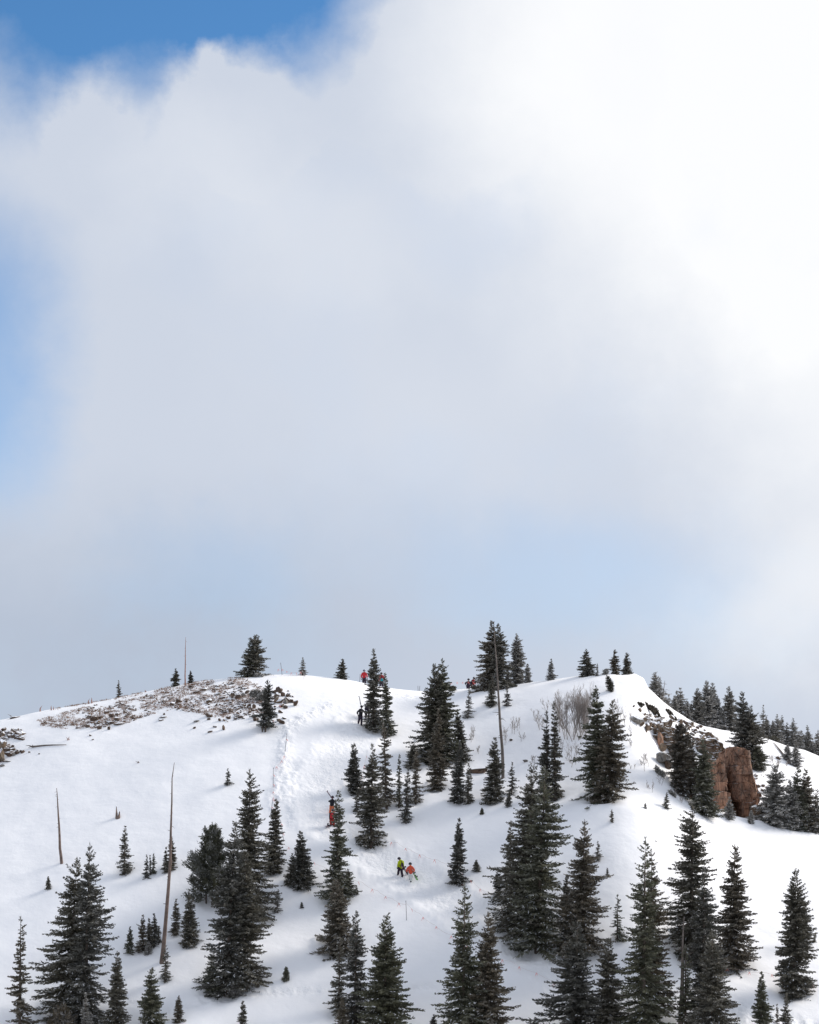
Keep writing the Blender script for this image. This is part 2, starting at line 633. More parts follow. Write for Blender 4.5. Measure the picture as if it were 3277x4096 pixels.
M = {}
M['snow'] = snow_material()
M['rock'] = rock_material('brown_rock', (0.082, 0.054, 0.041), (0.165, 0.112, 0.08), (0.12, 0.10, 0.086), 0.6, 0.85)
M['greyrock'] = rock_material('grey_rock', (0.15, 0.14, 0.13), (0.27, 0.255, 0.235), (0.17, 0.135, 0.10), 0.62, 0.85)
M['slabrock'] = rock_material('slab_rock', (0.11, 0.075, 0.055), (0.20, 0.145, 0.10), (0.19, 0.17, 0.14), 0.45, 0.62)
M['redrock'] = rock_material('red_rock', (0.11, 0.066, 0.05), (0.47, 0.265, 0.175), (0.15, 0.12, 0.10), 1.0, 1.15, 1.0, 0.7)
M['needles'] = foliage_material('spruce_needles', (0.034, 0.032, 0.022), (0.112, 0.100, 0.068), (0.50, 0.48, 0.445))
M['oliveneedles'] = foliage_material('olive_needles', (0.034, 0.036, 0.022), (0.118, 0.115, 0.066), (0.46, 0.455, 0.41))
M['darkneedles'] = foliage_material('dark_needles', (0.026, 0.027, 0.021), (0.085, 0.08, 0.06), (0.42, 0.41, 0.40))
M['umberneedles'] = foliage_material('umber_needles', (0.040, 0.034, 0.023), (0.135, 0.108, 0.068), (0.50, 0.47, 0.43))
M['pineneedles'] = foliage_material('pine_needles', (0.032, 0.034, 0.02), (0.10, 0.098, 0.06))
M['frostneedles'] = foliage_material('frosted_needles', (0.085, 0.08, 0.066), (0.20, 0.185, 0.158), (0.66, 0.65, 0.64))
M['brownneedles'] = foliage_material('brown_needles', (0.04, 0.033, 0.022), (0.12, 0.095, 0.06))
M['bark'] = simple('bark', (0.095, 0.075, 0.062), 0.9, 0.35, 9)
M['deadwood'] = simple('dead_wood', (0.17, 0.125, 0.105), 0.85, 0.35, 3)
M['redwood'] = simple('red_dead_wood', (0.33, 0.17, 0.13), 0.85, 0.25, 3)
M['greywood'] = simple('grey_dead_wood', (0.15, 0.125, 0.11), 0.85, 0.4, 3)
M['twig'] = simple('bare_twig', (0.34, 0.30, 0.275), 0.9, 0.25, 4)
M['grass'] = simple('dry_grass', (0.30, 0.20, 0.145), 0.9, 0.3, 2)
M['pole'] = simple('dark_pole', (0.10, 0.085, 0.095), 0.6, 0.1)
M['rope'] = simple('rope', (0.62, 0.50, 0.46), 0.8, 0.1)
M['flag'] = simple('orange_flag', (0.90, 0.28, 0.24), 0.6, 0.1)


# ------------------------------------------------------------------ mesh helpers
def mesh_obj(name, verts, quads=None, tris=None, mat=None, parent=None, smooth=False, fattr=None, vattr=None):
    me = bpy.data.meshes.new(name)
    v = np.asarray(verts, np.float32).reshape(-1, 3)
    nq = 0 if quads is None else len(quads)
    nt_ = 0 if tris is None else len(tris)
    loops = []
    if nq:
        loops.append(np.asarray(quads, np.int32).reshape(-1))
    if nt_:
        loops.append(np.asarray(tris, np.int32).reshape(-1))
    lp = np.concatenate(loops) if loops else np.zeros(0, np.int32)
    me.vertices.add(len(v))
    me.vertices.foreach_set('co', v.ravel())
    me.loops.add(len(lp))
    me.loops.foreach_set('vertex_index', lp)
    me.polygons.add(nq + nt_)
    starts = np.concatenate([np.arange(nq) * 4, nq * 4 + np.arange(nt_) * 3]).astype(np.int32)
    me.polygons.foreach_set('loop_start', starts)
    me.update(calc_edges=True)
    me.polygons.foreach_set('use_smooth', np.full(nq + nt_, bool(smooth)))
    for dom, dct in (('FACE', fattr), ('POINT', vattr)):
        if dct:
            for k, val in dct.items():
                at_ = me.attributes.new(k, 'FLOAT', dom)
                at_.data.foreach_set('value', np.asarray(val, np.float32))
    me.validate()
    if mat:
        me.materials.append(mat)
    o = bpy.data.objects.new(name, me)
    COL.objects.link(o)
    if parent:
        o.parent = parent
    return o


def tag(o, label=None, cat=None, group=None, kind=None):
    if label:
        o['label'] = label
    if cat:
        o['category'] = cat
    if group:
        o['group'] = group
    if kind:
        o['kind'] = kind
    return o


def empty(name, loc, label, cat, group=None):
    o = bpy.data.objects.new(name, None)
    o.empty_display_size = 0.2
    COL.objects.link(o)
    o.location = loc
    return tag(o, label, cat, group)


def copy_tree(o, parent=None):
    c = o.copy()
    COL.objects.link(c)
    if parent:
        c.parent = parent
    for ch in list(o.children):
        copy_tree(ch, c)
    return c


class MB:
    """collects tubes, kites and boxes into one mesh"""
    def __init__(self):
        self.v, self.q, self.t, self.n = [], [], [], 0

    def tube(self, pts, radii, sides=6, cap=True):
        pts = np.asarray(pts, float)
        k = len(pts)
        tan = np.gradient(pts, axis=0)
        tan /= np.linalg.norm(tan, axis=1)[:, None] + 1e-9
        ref = np.array([0.31, 0.95, 0.05]) if abs(tan[0][2]) > 0.6 else np.array([0.0, 0.0, 1.0])
        a = np.cross(tan, ref)
        a /= np.linalg.norm(a, axis=1)[:, None] + 1e-9
        b = np.cross(tan, a)
        an = np.arange(sides) * 2 * math.pi / sides
        r = np.asarray(radii, float)[:, None, None]
        ring = pts[:, None, :] + r * (np.cos(an)[None, :, None] * a[:, None, :] + np.sin(an)[None, :, None] * b[:, None, :])
        self.v.append(ring.reshape(-1, 3))
        i = np.arange(k - 1)[:, None] * sides
        s = np.arange(sides)[None, :]
        s2 = (s + 1) % sides
        q = np.stack([i + s, i + s2, i + sides + s2, i + sides + s], -1).reshape(-1, 4) + self.n
        self.q.append(q)
        n0 = self.n
        self.n += k * sides
        if cap:
            self.v.append(pts[[0, -1]])
            c0, c1 = self.n, self.n + 1
            self.n += 2
            s = np.arange(sides)
            s2 = (s + 1) % sides
            self.t.append(np.stack([np.full(sides, c0), n0 + s2, n0 + s], -1))
            e = n0 + (k - 1) * sides
            self.t.append(np.stack([np.full(sides, c1), e + s, e + s2], -1))
        return self

    def raw(self, v, q=None, t=None):
        self.v.append(np.asarray(v, float))
        if q is not None and len(q):
            self.q.append(np.asarray(q) + self.n)
        if t is not None and len(t):
            self.t.append(np.asarray(t) + self.n)
        self.n += len(v)
        return self

    def build(self, name, mat, parent=None, smooth=True):
        return mesh_obj(name, np.concatenate(self.v), np.concatenate(self.q) if self.q else None,
                        np.concatenate(self.t) if self.t else None, mat, parent, smooth)


def unit(v):
    return v / (np.linalg.norm(v, axis=-1, keepdims=True) + 1e-9)


# ------------------------------------------------------------------ spruce, pine and sapling builder
def crown_data(h, rl, rr, kind, frost, seed, lean):
    """returns verts, quads, tone, frost for the needle sprays of one conifer"""
    rg = np.random.default_rng(seed)
    if h > 9:
        ds = h / 46.0
    elif h > 4:
        ds = h / 34.0
    else:
        ds = h / 20.0
    dens, e, cb, droop, upt, ragged = 1.0, 0.66, 0.03, 0.30, 0.22, 0.22
    if kind == 'sparse':
        dens, e, cb, ragged = 0.62, 0.72, 0.04, 0.34
        ds *= 1.25
    elif kind == 'column':
        e, ragged = 0.45, 0.2
    elif kind == 'cone':
        e = 0.74
    elif kind == 'spire':
        e, ragged = 1.15, 0.25
    elif kind == 'bare':
        dens, cb, ragged = 0.75, 0.14, 0.42
    elif kind == 'pine':
        e, cb, droop, upt, ds, dens = 0.66, 0.05, 0.16, 0.42, ds * 1.25, 0.95
    elif kind == 'bush':
        e, cb = 0.45, 0.0
    R = max(rl, rr)
    zs = np.arange(cb * h, h * 0.985, ds)
    zs = zs + rg.uniform(-0.3, 0.3, len(zs)) * ds
    hf = np.clip(zs / h, 0, 0.995)
    prof = (1 - hf) ** e
    prof *= np.minimum(1.0, 0.8 + hf * 2.2)
    if kind == 'spire':
        prof = 0.6 * (1 - hf) ** 0.62 + 0.4 * (1 - hf) ** 1.8
        prof *= np.minimum(1.0, 0.75 + hf * 3)
    if kind == 'bush':
        prof = np.sqrt(np.clip(1 - (hf * 1.9 - 0.8) ** 2 * 0.9, 0.03, 1))
    if kind not in ('bush', 'pine'):
        prof = np.minimum(prof, 0.035 + 1.9 * (1 - hf) ** 1.12)
    wf = rg.uniform(1 - ragged, 1 + ragged * 0.45, len(zs))
    gap = rg.random(len(zs)) < (0.10 if kind not in ('bush', 'pine') else 0.0)
    wf = np.where(gap & (hf > .06), wf * 0.62, wf)
    nb = np.maximum(3, np.round((4.5 + 5.5 * (prof > .25)) * dens)).astype(int)
    bz = np.repeat(zs, nb) + rg.normal(0, 0.36, int(nb.sum())) * ds
    bz = np.clip(bz, 0.01 * h, 0.99 * h)
    bh = np.clip(bz / h, 0, .995)
    bp = np.repeat(prof * wf, nb)
    az = rg.uniform(0, 2 * math.pi, len(bz))
    side = np.cos(az)
    rad = np.where(side < 0, rl, rr)
    rad = rad * np.abs(side) + 0.5 * (rl + rr) * (1 - np.abs(side))
    bp = bp * np.where(rg.random(len(bp)) < 0.06, 1.28, 1.0)
    if kind != 'bush':
        lob = fbm(np.cos(az) * 1.2 + bz / h * 9.0 + seed * 3.7, np.sin(az) * 1.2 - bz / h * 5.0 + seed * 1.3, seed, 3)
        bp = bp * np.clip(0.98 + 1.15 * lob * (1.25 if kind in ('sparse', 'bare') else 1.0), 0.42, 1.3)
    bl = np.maximum(0.05 * R + 0.03, rad * bp * rg.uniform(0.66, 1.12, len(bz)) + 0.035 * R)
    el = np.where(bh > 0.75, 0.15 + (bh - 0.75) * 2.6, 0.12 - (0.75 - bh) * 0.42) + rg.normal(0, 0.1, len(bz))
    el = el - (droop - 0.3)
    # sample points along all branches
    sp = max(0.07, min(0.125, h / 95.0))
    if h < 4:
        sp = max(0.05, h / 42.0)
    npt = np.maximum(2, np.ceil(bl / sp).astype(int))
    tot = int(npt.sum())
    bi = np.repeat(np.arange(len(bz)), npt)
    k = np.arange(tot) - np.repeat(np.cumsum(npt) - npt, npt)
    s = (k + rg.uniform(0.2, 0.8, tot)) / npt[bi]
    L_ = bl[bi]
    out = np.stack([np.cos(az[bi]), np.sin(az[bi]), np.zeros(tot)], -1)
    zc = L_ * (np.tan(el[bi]) * s - droop * s + upt * s * s)
    pos = out * (L_ * s * np.cos(el[bi] * 0.5))[:, None]
    pos[:, 2] = bz[bi] + zc
    bdir = out.copy()
    bdir[:, 2] = np.tan(el[bi]) - droop + 2 * upt * s
    bdir = unit(bdir)
    right = np.stack([-out[:, 1], out[:, 0], np.zeros(tot)], -1)
    # clumpy tone and frost: vary slowly per branch
    btone = rg.random(len(bz))
    bfrost = rg.random(len(bz)) ** 1.5
    P, D, LN, W, T, FR = [], [], [], [], [], []
    tw = np.clip(0.05 * h / 10 + 0.04, 0.035, 0.088)
    if kind == 'pine':
        sel = s > 0.45
        for c in range(10):
            p = pos[sel] + rg.normal(0, 0.10, (sel.sum(), 3))
            d = unit(bdir[sel] * 0.5 + rg.normal(0, 0.75, (sel.sum(), 3)) + np.array([0, 0, 0.35]))
            P.append(p)
            D.append(d)
            LN.append(rg.uniform(0.18, 0.32, len(p)))
            W.append(np.full(len(p), 0.075))
            T.append(btone[bi][sel] * 0.6 + rg.random(len(p)) * 0.4)
            FR.append(frost * bfrost[bi][sel] * rg.random(len(p)))
    else:
        lt = np.clip(0.34 * L_ * (1.05 - s) + 0.10 * np.minimum(1, h / 6) + 0.03, 0.06, 0.55)
        for sg in (-1, 1):
            d = unit(bdir * rg.uniform(0.55, 1.0, (tot, 1)) + sg * right * rg.uniform(0.5, 1.0, (tot, 1)) +
                     np.stack([np.zeros(tot), np.zeros(tot), rg.uniform(-0.55, 0.12, tot)], -1))
            P.append(pos)
            D.append(d)
            LN.append(lt * rg.uniform(0.7, 1.2, tot))
            W.append(np.full(tot, tw))
            T.append(btone[bi] * 0.5 + rg.random(tot) * 0.5)
            FR.append(frost * (0.35 * bfrost[bi] + 0.65 * rg.random(tot) ** 2) * (0.45 + 0.55 * s))
        # spine and hanging sprays
        for lo, hi in ((-0.9, -0.2), (-0.1, 0.5)):
            sel = rg.random(tot) < 0.75
            n = int(sel.sum())
            d = unit(bdir[sel] * rg.uniform(0.5, 1, (n, 1)) + np.stack([rg.normal(0, .2, n), rg.normal(0, .2, n), rg.uniform(lo, hi, n)], -1))
            P.append(pos[sel])
            D.append(d)
            LN.append(np.clip(lt[sel] * rg.uniform(0.6, 1.0, n), 0.05, 0.34))
            W.append(np.full(n, tw * 1.05))
            T.append(btone[bi][sel] * 0.6 + rg.random(n) * 0.4)
            FR.append(frost * rg.random(n) ** 2 * (1.0 if hi > 0 else 0.45) * (0.4 + 0.6 * s[sel]))
    # leader shoots
    nl = 14
    lz = h * rg.uniform(0.955, 1.0, nl)
    P.append(np.stack([np.zeros(nl), np.zeros(nl), lz], -1))
    D.append(unit(np.stack([rg.normal(0, .35, nl), rg.normal(0, .35, nl), np.full(nl, 1.0)], -1)))
    LN.append(np.clip((h * 1.015 - lz) * rg.uniform(.6, 1, nl), 0.03, 0.3))
    W.append(np.full(nl, tw * 0.55))
    T.append(rg.random(nl))
    FR.append(frost * rg.random(nl))
    P = np.concatenate(P)
    D = np.concatenate(D)
    LN = np.concatenate(LN)[:, None]
    W = np.concatenate(W)[:, None] * rg.uniform(0.7, 1.25, (len(P), 1))
    T = np.clip(np.concatenate(T), 0, 1)
    FR = np.clip(np.concatenate(FR) * 1.4, 0, 1)
    cs = (P[:, 2] < 0.32 * h) & (rg.random(len(P)) < 0.055 * min(1.0, frost * 2)) & (LN[:, 0] < 2)
    FR = np.where(cs, 2.0, FR)
    # lean
    P[:, 0] += lean * P[:, 2] / h
    perp = unit(np.cross(D, rg.normal(0, 1, D.shape) + np.array([0, 1.1, 0])))
    v0 = P
    v1 = P + D * LN * 0.42 + perp * W * 0.5
    v2 = P + D * LN
    v3 = P + D * LN * 0.42 - perp * W * 0.5
    V = np.stack([v0, v1, v2, v3], 1).reshape(-1, 3)
    Q = np.arange(len(V)).reshape(-1, 4)
    return V, Q, T, FR


NEEDLE = {'pine': 'pineneedles'}


def conifer(name, base, h, rl, rr, kind, frost, label, cat, seed, lean=0.0, mat=None, group=None, twin=False):
    e = empty(name, base, label, cat, group)
    mb = MB()
    r0 = 0.013 * h + 0.025
    zz = np.array([-0.6, 0.0, 0.3, 0.6, 0.98]) * np.array([1, 1, h, h, h])
    mb.tube(np.stack([lean * np.maximum(zz, 0) / h, np.zeros(5), zz], -1), [r0 * 1.2, r0 * 1.05, r0 * 0.78, r0 * 0.5, 0.012], 8)
    if twin:
        mb.tube([(-0.3, 0, -0.6), (-0.28, 0, 0.3), (-0.1, 0, h * 0.4), (0, 0, h * 0.6)], [r0 * .9, r0 * .8, r0 * .5, .02], 7)
    if kind == 'pine':
        for dx, dy in ((-0.5, .1), (.5, -.1), (-.9, .3)):
            mb.tube([(dx, dy, -0.5), (dx * 1.1, dy, h * .2), (dx * 1.3, dy, h * .6), (dx, dy, h * .85)], [r0 * .8, r0 * .65, r0 * .4, .02], 7)
    mb.build('trunk', M['bark'], e)
    V, Q, T, FR = crown_data(h, rl, rr, kind, frost, seed, lean)
    own = NEEDLE.get(kind) or ['needles', 'oliveneedles', 'darkneedles', 'umberneedles', 'needles'][(seed * 7 + 3) % 5]
    c = mesh_obj('crown', V, Q, None, M[mat or own], e, False, {'tone': T, 'frost': FR})
    return e


# columns: kind, top x, top y, base x, base y, half width left, right, frost, label [, extra]
# (photo pixels of the foot and tip give each tree its place on the slope and its real height)
TREES = [
 # --- skyline and knoll
 ('sparse', 475, 2722, 475, 2786, 12, 13, .3, 'skinny little spruce standing alone on the left skyline'),
 ('cone', 704, 2675, 704, 2745, 23, 20, .3, 'small full spruce on the skyline just left of the thin reddish snag'),
 ('column', 763, 2685, 763, 2733, 11, 12, .3, 'small narrow spruce on the skyline just right of the thin reddish snag'),
 ('bare', 1026, 2538, 1010, 2704, 60, 58, .55, 'broad ragged spruce with visible trunk on the skyline above the rocky knoll'),
 ('sparse', 1006, 2552, 996, 2704, 48, 30, .5, 'shorter second stem hugging the broad skyline spruce above the rocky knoll'),
 ('sparse', 1212, 2630, 1212, 2702, 16, 17, .7, 'small sparse spruce on the crest beside the flagged rope', 'frostneedles'),
 ('cone', 1370, 2637, 1368, 2708, 27, 26, .4, 'small wide spruce on the bare crest between the rope and the red jacket'),
 ('bare', 1072, 2720, 1062, 2919, 42, 46, .4, 'dark spruce with two bare stems in front of the knoll rocks', 'twin'),
 ('column', 1495, 2596, 1493, 2914, 32, 38, .6, 'tall spruce that hides the black clad hiker with skis'),
 ('spire', 1541, 2692, 1550, 2932, 30, 34, .6, 'thin spruce rising close behind the tall one at the hiker with skis'),
 ('sparse', 1535, 2890, 1547, 3219, 36, 38, .5, 'ragged tall spruce right of the upper footpath, bare at its foot'),
 ('column', 1491, 2974, 1484, 3374, 50, 54, .5, 'large columnar spruce with bare trunk foot above the lime jacket hiker'),
 ('cone', 1417, 2972, 1417, 3168, 38, 37, .4, 'medium conical spruce beside the worn footprints of the climbing path'),
 ('sparse', 1429, 3168, 1427, 3246, 17, 19, .5, 'small spruce tied with orange ribbon below the climbing path'),
 ('sparse', 1598, 3017, 1597, 3220, 18, 18, .5, 'very slim spruce, leftmost of the loose row under the big dark pair'),
 ('sparse', 1665, 2990, 1664, 3208, 29, 31, .6, 'thin grey spruce with see through crown under the big dark pair'),
 ('column', 1656, 2976, 1648, 3072, 33, 28, .4, 'short dense spruce tucked at the left foot of the big dark pair'),
 ('sparse', 1632, 3074, 1625, 3284, 29, 27, .5, 'thin spruce standing lowest of the loose row left of the wide brown slab'),
 # --- centre cluster
 ('cone', 1742, 2656, 1737, 3036, 80, 62, .35, 'left tree of the big dark pair, wide and layered'),
 ('column', 1769, 2634, 1766, 3032, 50, 62, .4, 'right and taller tree of the big dark pair'),
 ('column', 1755, 2835, 1747, 3148, 36, 37, .5, 'slender grey spruce standing right in front of the big dark pair'),
 ('cone', 1829, 2845, 1845, 3036, 36, 44, .4, 'ragged spruce at the right flank of the big dark pair'),
 ('column', 1840, 2968, 1829, 3204, 28, 30, .45, 'narrow spruce with full skirt left of the half buried brown slab'),
 ('cone', 1876, 3055, 1873, 3208, 22, 24, .4, 'small spruce touching the left end of the half buried brown slab'),
 ('sparse', 1877, 2752, 1872, 2868, 26, 29, .6, 'small airy spruce in front of the two people on the crest', 'frostneedles'),
 ('column', 1970, 2485, 1962, 2750, 58, 42, .65, 'taller left tree of the twin skyline spruces behind the leaning snag'),
 ('column', 1994, 2494, 2002, 2748, 38, 46, .65, 'right tree of the twin skyline spruces behind the leaning snag'),
 ('column', 2067, 2535, 2070, 2735, 36, 38, .75, 'grey frosted spruce on the skyline right of the twin spruces', 'frostneedles'),
 ('cone', 2110, 2655, 2112, 2730, 20, 21, .75, 'short grey spruce leaning on the frosted skyline spruce', 'frostneedles'),
 ('cone', 2033, 2682, 2032, 2743, 22, 20, .9, 'whitish young spruce at the foot of the twin skyline spruces', 'frostneedles'),
 ('sparse', 2030, 2738, 2029, 2825, 15, 22, .7, 'reddish half dead young spruce right of the leaning snag', 'brownneedles'),
 ('cone', 1970, 2708, 1967, 2820, 28, 26, .5, 'small spruce partly behind the upper leaning snag'),
 ('cone', 2205, 2637, 2205, 2719, 21, 20, .7, 'small frosted spruce alone on the crest right of the frosted group', 'frostneedles'),
 ('cone', 2346, 2597, 2346, 2702, 38, 36, .4, 'stout dark spruce on the crest left of the cornice'),
 ('sparse', 2390, 2655, 2388, 2704, 8, 9, .9, 'tiny white frosted sapling beside the stout crest spruce', 'frostneedles'),
 ('column', 2460, 2600, 2459, 2691, 25, 25, .4, 'left spruce of the pair on top of the snow cornice'),
 ('cone', 2506, 2611, 2509, 2695, 22, 26, .4, 'right spruce of the pair on top of the snow cornice'),
 ('spire', 2187, 2845, 2190, 3178, 44, 20, .35, 'left tree of the slim pair beside the leafless thicket, lopsided to the left'),
 ('spire', 2216, 2806, 2221, 3182, 26, 38, .4, 'right and taller tree of the slim pair beside the leafless thicket'),
 ('cone', 2384, 2745, 2403, 3186, 82, 55, .35, 'left tree of the large dark couple beside the snow slope, pointed top'),
 ('column', 2452, 2803, 2432, 3192, 60, 72, .35, 'right tree of the large dark couple beside the snow slope'),
 ('cone', 1980, 2950, 1976, 3200, 48, 44, .4, 'spruce standing at the foot of the leaning snag'),
 ('sparse', 2050, 3050, 2047, 3173, 26, 25, .5, 'small slim spruce right of the foot of the leaning snag'),
 ('cone', 2038, 3168, 2033, 3226, 17, 17, .5, 'low bushy young spruce just below the slim one near the leaning snag'),
 ('cone', 1928, 3233, 1928, 3257, 8, 9, .4, 'tiny sapling alone on the open snow below the brown slab'),
 ('sparse', 2447, 3240, 2447, 3288, 10, 11, .5, 'tiny sapling alone on white snow below the large dark couple'),
 ('bush', 2431, 2704, 2447, 2766, 15, 13, .3, 'dark evergreen shrub clinging to the cornice face', 'needles'),
 ('sparse', 913, 3076, 911, 3141, 18, 19, .5, 'small lone spruce on the open snow above the round tufted pine'),
 ('sparse', 2668, 3172, 2664, 3233, 20, 18, .4, 'scraggly little spruce on the snow lip left of the red cliff'),
 ('sparse', 2582, 3215, 2581, 3233, 7, 7, .9, 'tiny frosted sapling on the snow left of the scraggly little spruce', 'frostneedles'),
 # --- left slope
 ('sparse', 83, 3668, 80, 4150, 46, 50, .35, 'sparse spire of a spruce in the bottom left corner'),
 ('cone', 310, 3433, 268, 4055, 128, 62, .35, 'left tree of the big bottom left couple with wide branches to the left'),
 ('column', 360, 3373, 338, 4085, 62, 88, .5, 'right and taller tree of the big bottom left couple, dense and grey'),
 ('cone', 470, 3806, 464, 4112, 50, 52, .4, 'spruce at the bottom just right of the big bottom left couple'),
 ('cone', 343, 3975, 340, 4170, 32, 34, .7, 'frosted young spruce low in front of the big bottom left couple', 'frostneedles'),
 ('pine', 250, 4030, 250, 4170, 42, 46, .6, 'brownish bushy pine top at the bottom edge before the big couple', 'brownneedles'),
 ('column', 501, 3305, 497, 3490, 27, 28, .4, 'single slim spruce on the open slope below the broken stump'),
 ('sparse', 588, 3420, 588, 3511, 16, 15, .5, 'left and lowest sapling of the trio on the open left slope'),
 ('sparse', 601, 3420, 603, 3498, 9, 9, .5, 'thinnest middle sapling of the trio on the open left slope'),
 ('sparse', 615, 3415, 615, 3494, 13, 14, .5, 'right sapling of the trio on the open left slope'),
 ('cone', 686, 3345, 686, 3470, 20, 24, .5, 'young spruce just right of the tall left snag, upper part'),
 ('cone', 665, 3390, 664, 3488, 18, 15, .5, 'smaller young spruce just left of the tall left snag'),
 ('pine', 852, 3316, 850, 3606, 88, 62, .45, 'round tufted pine with several stems, unlike the spruces beside it'),
 ('cone', 193, 3507, 193, 3557, 12, 13, .6, 'tiny lone sapling on the far left snow'),
 ('cone', 521, 3708, 519, 3813, 21, 22, .5, 'left outlying tree of the sapling thicket below the trio'),
 ('cone', 572, 3662, 572, 3797, 28, 26, .5, 'biggest left tree of the sapling thicket beside the snag foot'),
 ('cone', 597, 3675, 600, 3792, 20, 20, .5, 'middle tree of the sapling thicket beside the snag foot'),
 ('cone', 617, 3655, 618, 3782, 26, 24, .5, 'tallest right tree of the sapling thicket beside the snag foot'),
 ('sparse', 637, 3705, 636, 3772, 13, 14, .5, 'small tree between the sapling thicket and the tall snag'),
 ('cone', 592, 3768, 594, 3815, 17, 18, .95, 'snow dusted baby spruce in front of the sapling thicket', 'frostneedles'),
 ('cone', 706, 3597, 703, 3734, 25, 24, .5, 'slim young spruce right of the tall snag, left of the double topped one'),
 ('cone', 757, 3578, 757, 3770, 38, 40, .5, 'double topped young spruce right of the tall snag, taller stem'),
 ('sparse', 772, 3590, 766, 3768, 24, 36, .5, 'shorter stem of the double topped young spruce right of the tall snag'),
 ('sparse', 664, 3783, 660, 3920, 24, 29, .5, 'young spruce in front of the foot of the tall left snag'),
 ('cone', 607, 3875, 604, 4120, 54, 58, .35, 'dark spruce at the bottom edge below the tall left snag'),
 ('cone', 717, 3985, 714, 4087, 28, 28, .4, 'small spruce low on the snow right of the dark bottom edge spruce'),
 # --- left centre giants
 ('cone', 1000, 3078, 990, 3642, 66, 92, .35, 'tall layered spruce behind the massive left centre clump'),
 ('column', 943, 3277, 905, 3945, 82, 66, .4, 'main left trunk tree of the massive left centre clump'),
 ('cone', 983, 3400, 968, 3930, 70, 96, .4, 'right tree of the massive left centre clump with branches to the right'),
 ('cone', 850, 3790, 846, 3948, 36, 36, .55, 'low skirt tree at the left foot of the massive left centre clump'),
 ('cone', 945, 3885, 942, 3956, 34, 36, .85, 'snow dusted low spruce in front of the massive left centre clump', 'frostneedles'),
 ('cone', 1105, 3197, 1096, 3484, 42, 46, .4, 'pointed spruce right of the tall layered one, with ragged skirt'),
 ('cone', 1203, 3325, 1210, 3538, 48, 56, .4, 'broad young spruce below the marker poles, pointed top'),
 ('cone', 1170, 3415, 1168, 3534, 34, 26, .4, 'short side tree attached to the left of the broad young spruce'),
 ('cone', 1353, 3164, 1350, 3592, 50, 58, .55, 'tall column spruce beside the orange trousers and the red pack'),
 ('cone', 1345, 3520, 1358, 3810, 78, 74, .6, 'wide spruce stacked right below the tall column spruce'),
 ('cone', 1392, 3478, 1394, 3572, 26, 28, .6, 'small grey spruce at the right foot of the tall column spruce'),
 ('cone', 1425, 3645, 1420, 4128, 48, 58, .6, 'grey tall spruce at the bottom left of the big black one'),
 ('sparse', 1362, 3750, 1354, 4045, 42, 42, .6, 'thin grey spruce below the wide one, left of the bottom trees'),
 ('cone', 1545, 3662, 1536, 4190, 96, 112, .25, 'big black conical spruce at the bottom centre'),
 ('column', 1370, 3990, 1368, 4190, 42, 46, .3, 'dark tree top poking up at the bottom edge left of the big black spruce'),
 ('sparse', 1112, 3560, 1110, 3650, 25, 24, .7, 'small pale spruce alone right of the massive left centre clump', 'frostneedles'),
 ('sparse', 1207, 3610, 1207, 3632, 8, 8, .6, 'tiny sapling alone below the broad young spruce'),
 ('sparse', 1426, 3545, 1426, 3578, 10, 11, .6, 'tiny sapling right of the tall column spruce by the rope'),
 ('cone', 1145, 3868, 1145, 3921, 18, 18, .4, 'tiny neat spruce alone on the snow at the lower centre left'),
 ('cone', 1030, 3908, 1029, 3946, 9, 9, .5, 'tiny sapling right of the massive clump foot'),
 ('cone', 973, 4003, 972, 4122, 24, 24, .4, 'small pointed spruce at the bottom edge below the massive clump'),
 # --- right centre
 ('cone', 1838, 3273, 1830, 3526, 38, 40, .5, 'single well formed spruce on the snow right of the orange jacket hiker'),
 ('cone', 1907, 3440, 1905, 3484, 16, 17, .6, 'small sapling right of the single spruce near the orange jacket hiker'),
 ('spire', 1860, 3537, 1850, 4200, 102, 100, .35, 'left tree of the bottom pair in front of the trail, ragged top'),
 ('cone', 1953, 3650, 1950, 4195, 90, 98, .35, 'right tree of the bottom pair in front of the trail'),
 ('sparse', 2044, 3283, 2040, 3580, 52, 50, .5, 'thin upright spruce left behind the massive right centre tree'),
 ('cone', 1993, 3480, 1992, 3586, 26, 28, .6, 'small spruce poking out left of the massive right centre tree'),
 ('cone', 2137, 3055, 2085, 3710, 122, 88, .4, 'left half of the massive right centre group with far reaching branches'),
 ('column', 2182, 3066, 2148, 3778, 92, 92, .5, 'massive right centre tree with bare trunk foot by the trail'),
 ('column', 2340, 3282, 2322, 3800, 70, 74, .5, 'tall spruce right of the massive right centre tree'),
 ('cone', 2270, 3500, 2262, 3790, 44, 40, .5, 'medium spruce between the massive tree and the tall one to its right'),
 ('cone', 2310, 3690, 2302, 4180, 140, 84, .35, 'wide brown green spruce at the bottom with long branches over the trail'),
 ('cone', 2435, 3752, 2432, 4170, 80, 88, .4, 'bottom spruce squeezed between the wide brown green one and the tall spire'),
 ('sparse', 2470, 3582, 2470, 3757, 28, 34, .5, 'lone slender young spruce on white snow left of the tall bottom spire'),
 ('sparse', 2392, 3365, 2390, 3440, 17, 19, .7, 'pale small spruce on white snow right of the tall right centre spruce', 'frostneedles'),
 ('sparse', 2430, 3473, 2430, 3505, 8, 8, .8, 'tiny pale sapling on white snow below the pale small spruce', 'frostneedles'),
 ('cone', 1735, 4060, 1735, 4130, 22, 22, .7, 'baby spruce at the bottom edge left of the bottom pair'),
 ('cone', 2142, 4070, 2142, 4130, 18, 18, .7, 'baby spruce at the bottom edge right of the bottom pair'),
 # --- right front
 ('spire', 2582, 3350, 2570, 4190, 112, 104, .3, 'tall thin topped spire at the bottom right with bare leader'),
